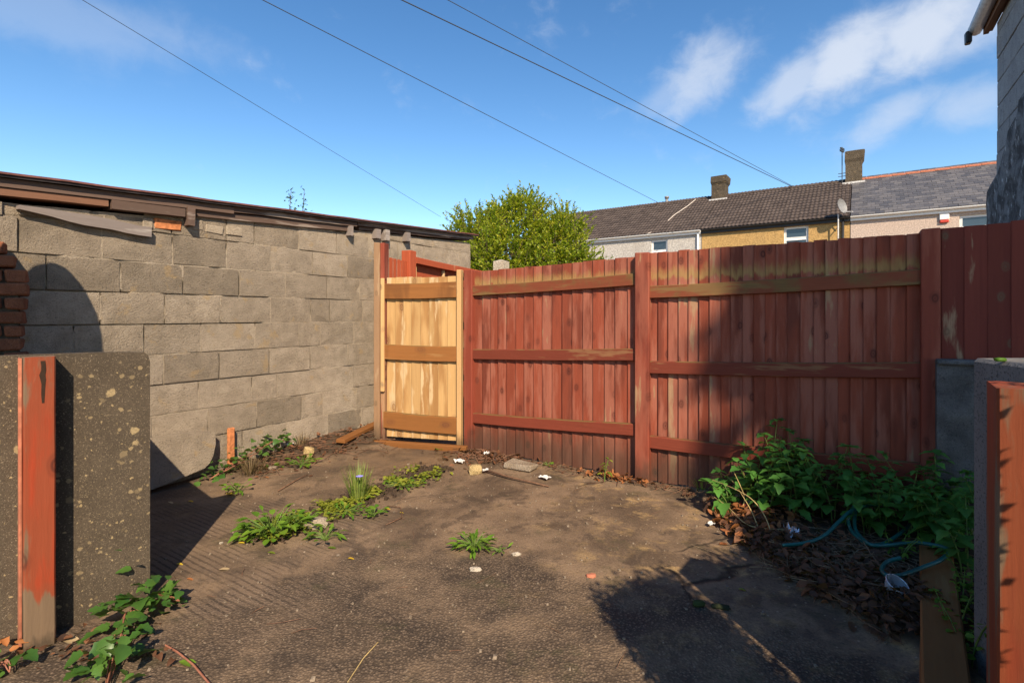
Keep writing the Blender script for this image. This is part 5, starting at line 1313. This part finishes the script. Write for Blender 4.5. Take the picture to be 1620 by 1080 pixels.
# clear plastic tub
p = gp(1412, 955, .03); tb = empty('plastic_tub', (p.x, p.y, gz(p.x, p.y)+.035), 0, label='round clear plastic tub lying tilted on the dead leaves', cat='tub'); tb.rotation_euler = (R(28), R(12), 0); tb.scale = (.8, .8, .8)
MB().lathe([(.001, 0), (.040, .0), (.042, .003), (.054, .05), (.052, .05), (.040, .005), (.001, .004)], 24).build('tub', M['clear_plastic'], tb, smooth=True)
rm = MB(); rm.tube([(.055*math.cos(k*.2618), .055*math.sin(k*.2618), .05) for k in range(25)], .0026, 6); rm.build('rim', M['white_pvc'] if False else M['foil'], tb, smooth=True)
scrap(1405, 950, .03, M['paper'], 'white scrap inside the clear plastic tub', 'paper_scrap', 'litter', .03)
# garden hose
def cat_rom(P_, n=10):
    P_ = [P_[0]]+P_+[P_[-1]]; out = []
    for i in range(1, len(P_)-2):
        a, b, c_, d = P_[i-1:i+3]
        for k in range(n):
            t = k/n; out.append(.5*((2*b)+(-a+c_)*t+(2*a-5*b+4*c_-d)*t*t+(-a+3*b-3*c_+d)*t**3))
    return out+[P_[-2]]
hp = [(1238, 862, .07), (1275, 858, .08), (1305, 846, .10), (1328, 824, .14), (1350, 806, .17), (1385, 798, .17), (1420, 802, .12), (1440, 825, .09), (1415, 850, .08), (1385, 862, .08), (1360, 852, .08), (1345, 835, .09), (1343, 815, .15), (1358, 795, .18), (1352, 818, .13), (1355, 840, .09), (1375, 860, .09), (1402, 862, .09), (1450, 858, .1), (1500, 868, .12), (1490, 884, .12), (1462, 896, .10), (1430, 908, .09), (1405, 910, .09), (1395, 900, .09), (1404, 888, .1), (1425, 882, .12)]
hp = [(a_, b_, c_+.035) for a_, b_, c_ in hp]
hz_ = MB().tube(cat_rom([gp(*q) for q in hp], 8),   .0092, 8); hz_.build('garden_hose', M['hose'], smooth=True, label='teal green garden hose looped among the nettles', cat='garden hose')
# dry arching stalks at the sunlit end of the nettles
for (pts, lab) in (([(1225, 862, .03), (1212, 820, .12), (1190, 790, .19), (1160, 772, .21), (1120, 756, .20)], 'long yellow dry stalk arching left from the nettles'),
                   ([(1205, 850, .03), (1192, 815, .1), (1176, 786, .16), (1158, 760, .18), (1140, 748, .16)], 'second dry stalk arching left, just behind the longest'),
                   ([(1170, 812, .04), (1178, 790, .12), (1172, 770, .2), (1158, 740, .30)], 'dry stalk leaning up across the fence foot'),
                   ([(1183, 800, .04), (1182, 775, .15), (1176, 745, .27)], 'short upright dry stalk by the fence foot'),
                   ([(1260, 838, .08), (1215, 836, .07), (1180, 828, .07), (1150, 800, .09), (1125, 783, .10)], 'low yellow stalk lying over the orange leaves')):
    P_ = cat_rom([gp(a_, b_, h) for a_, b_, h in pts], 6); MB().tube(P_, .0034, 5, .0016).build('dry_stalk', M['straw'], smooth=True, label=lab, cat='stalk', group='dry stalks at the end of the nettles')
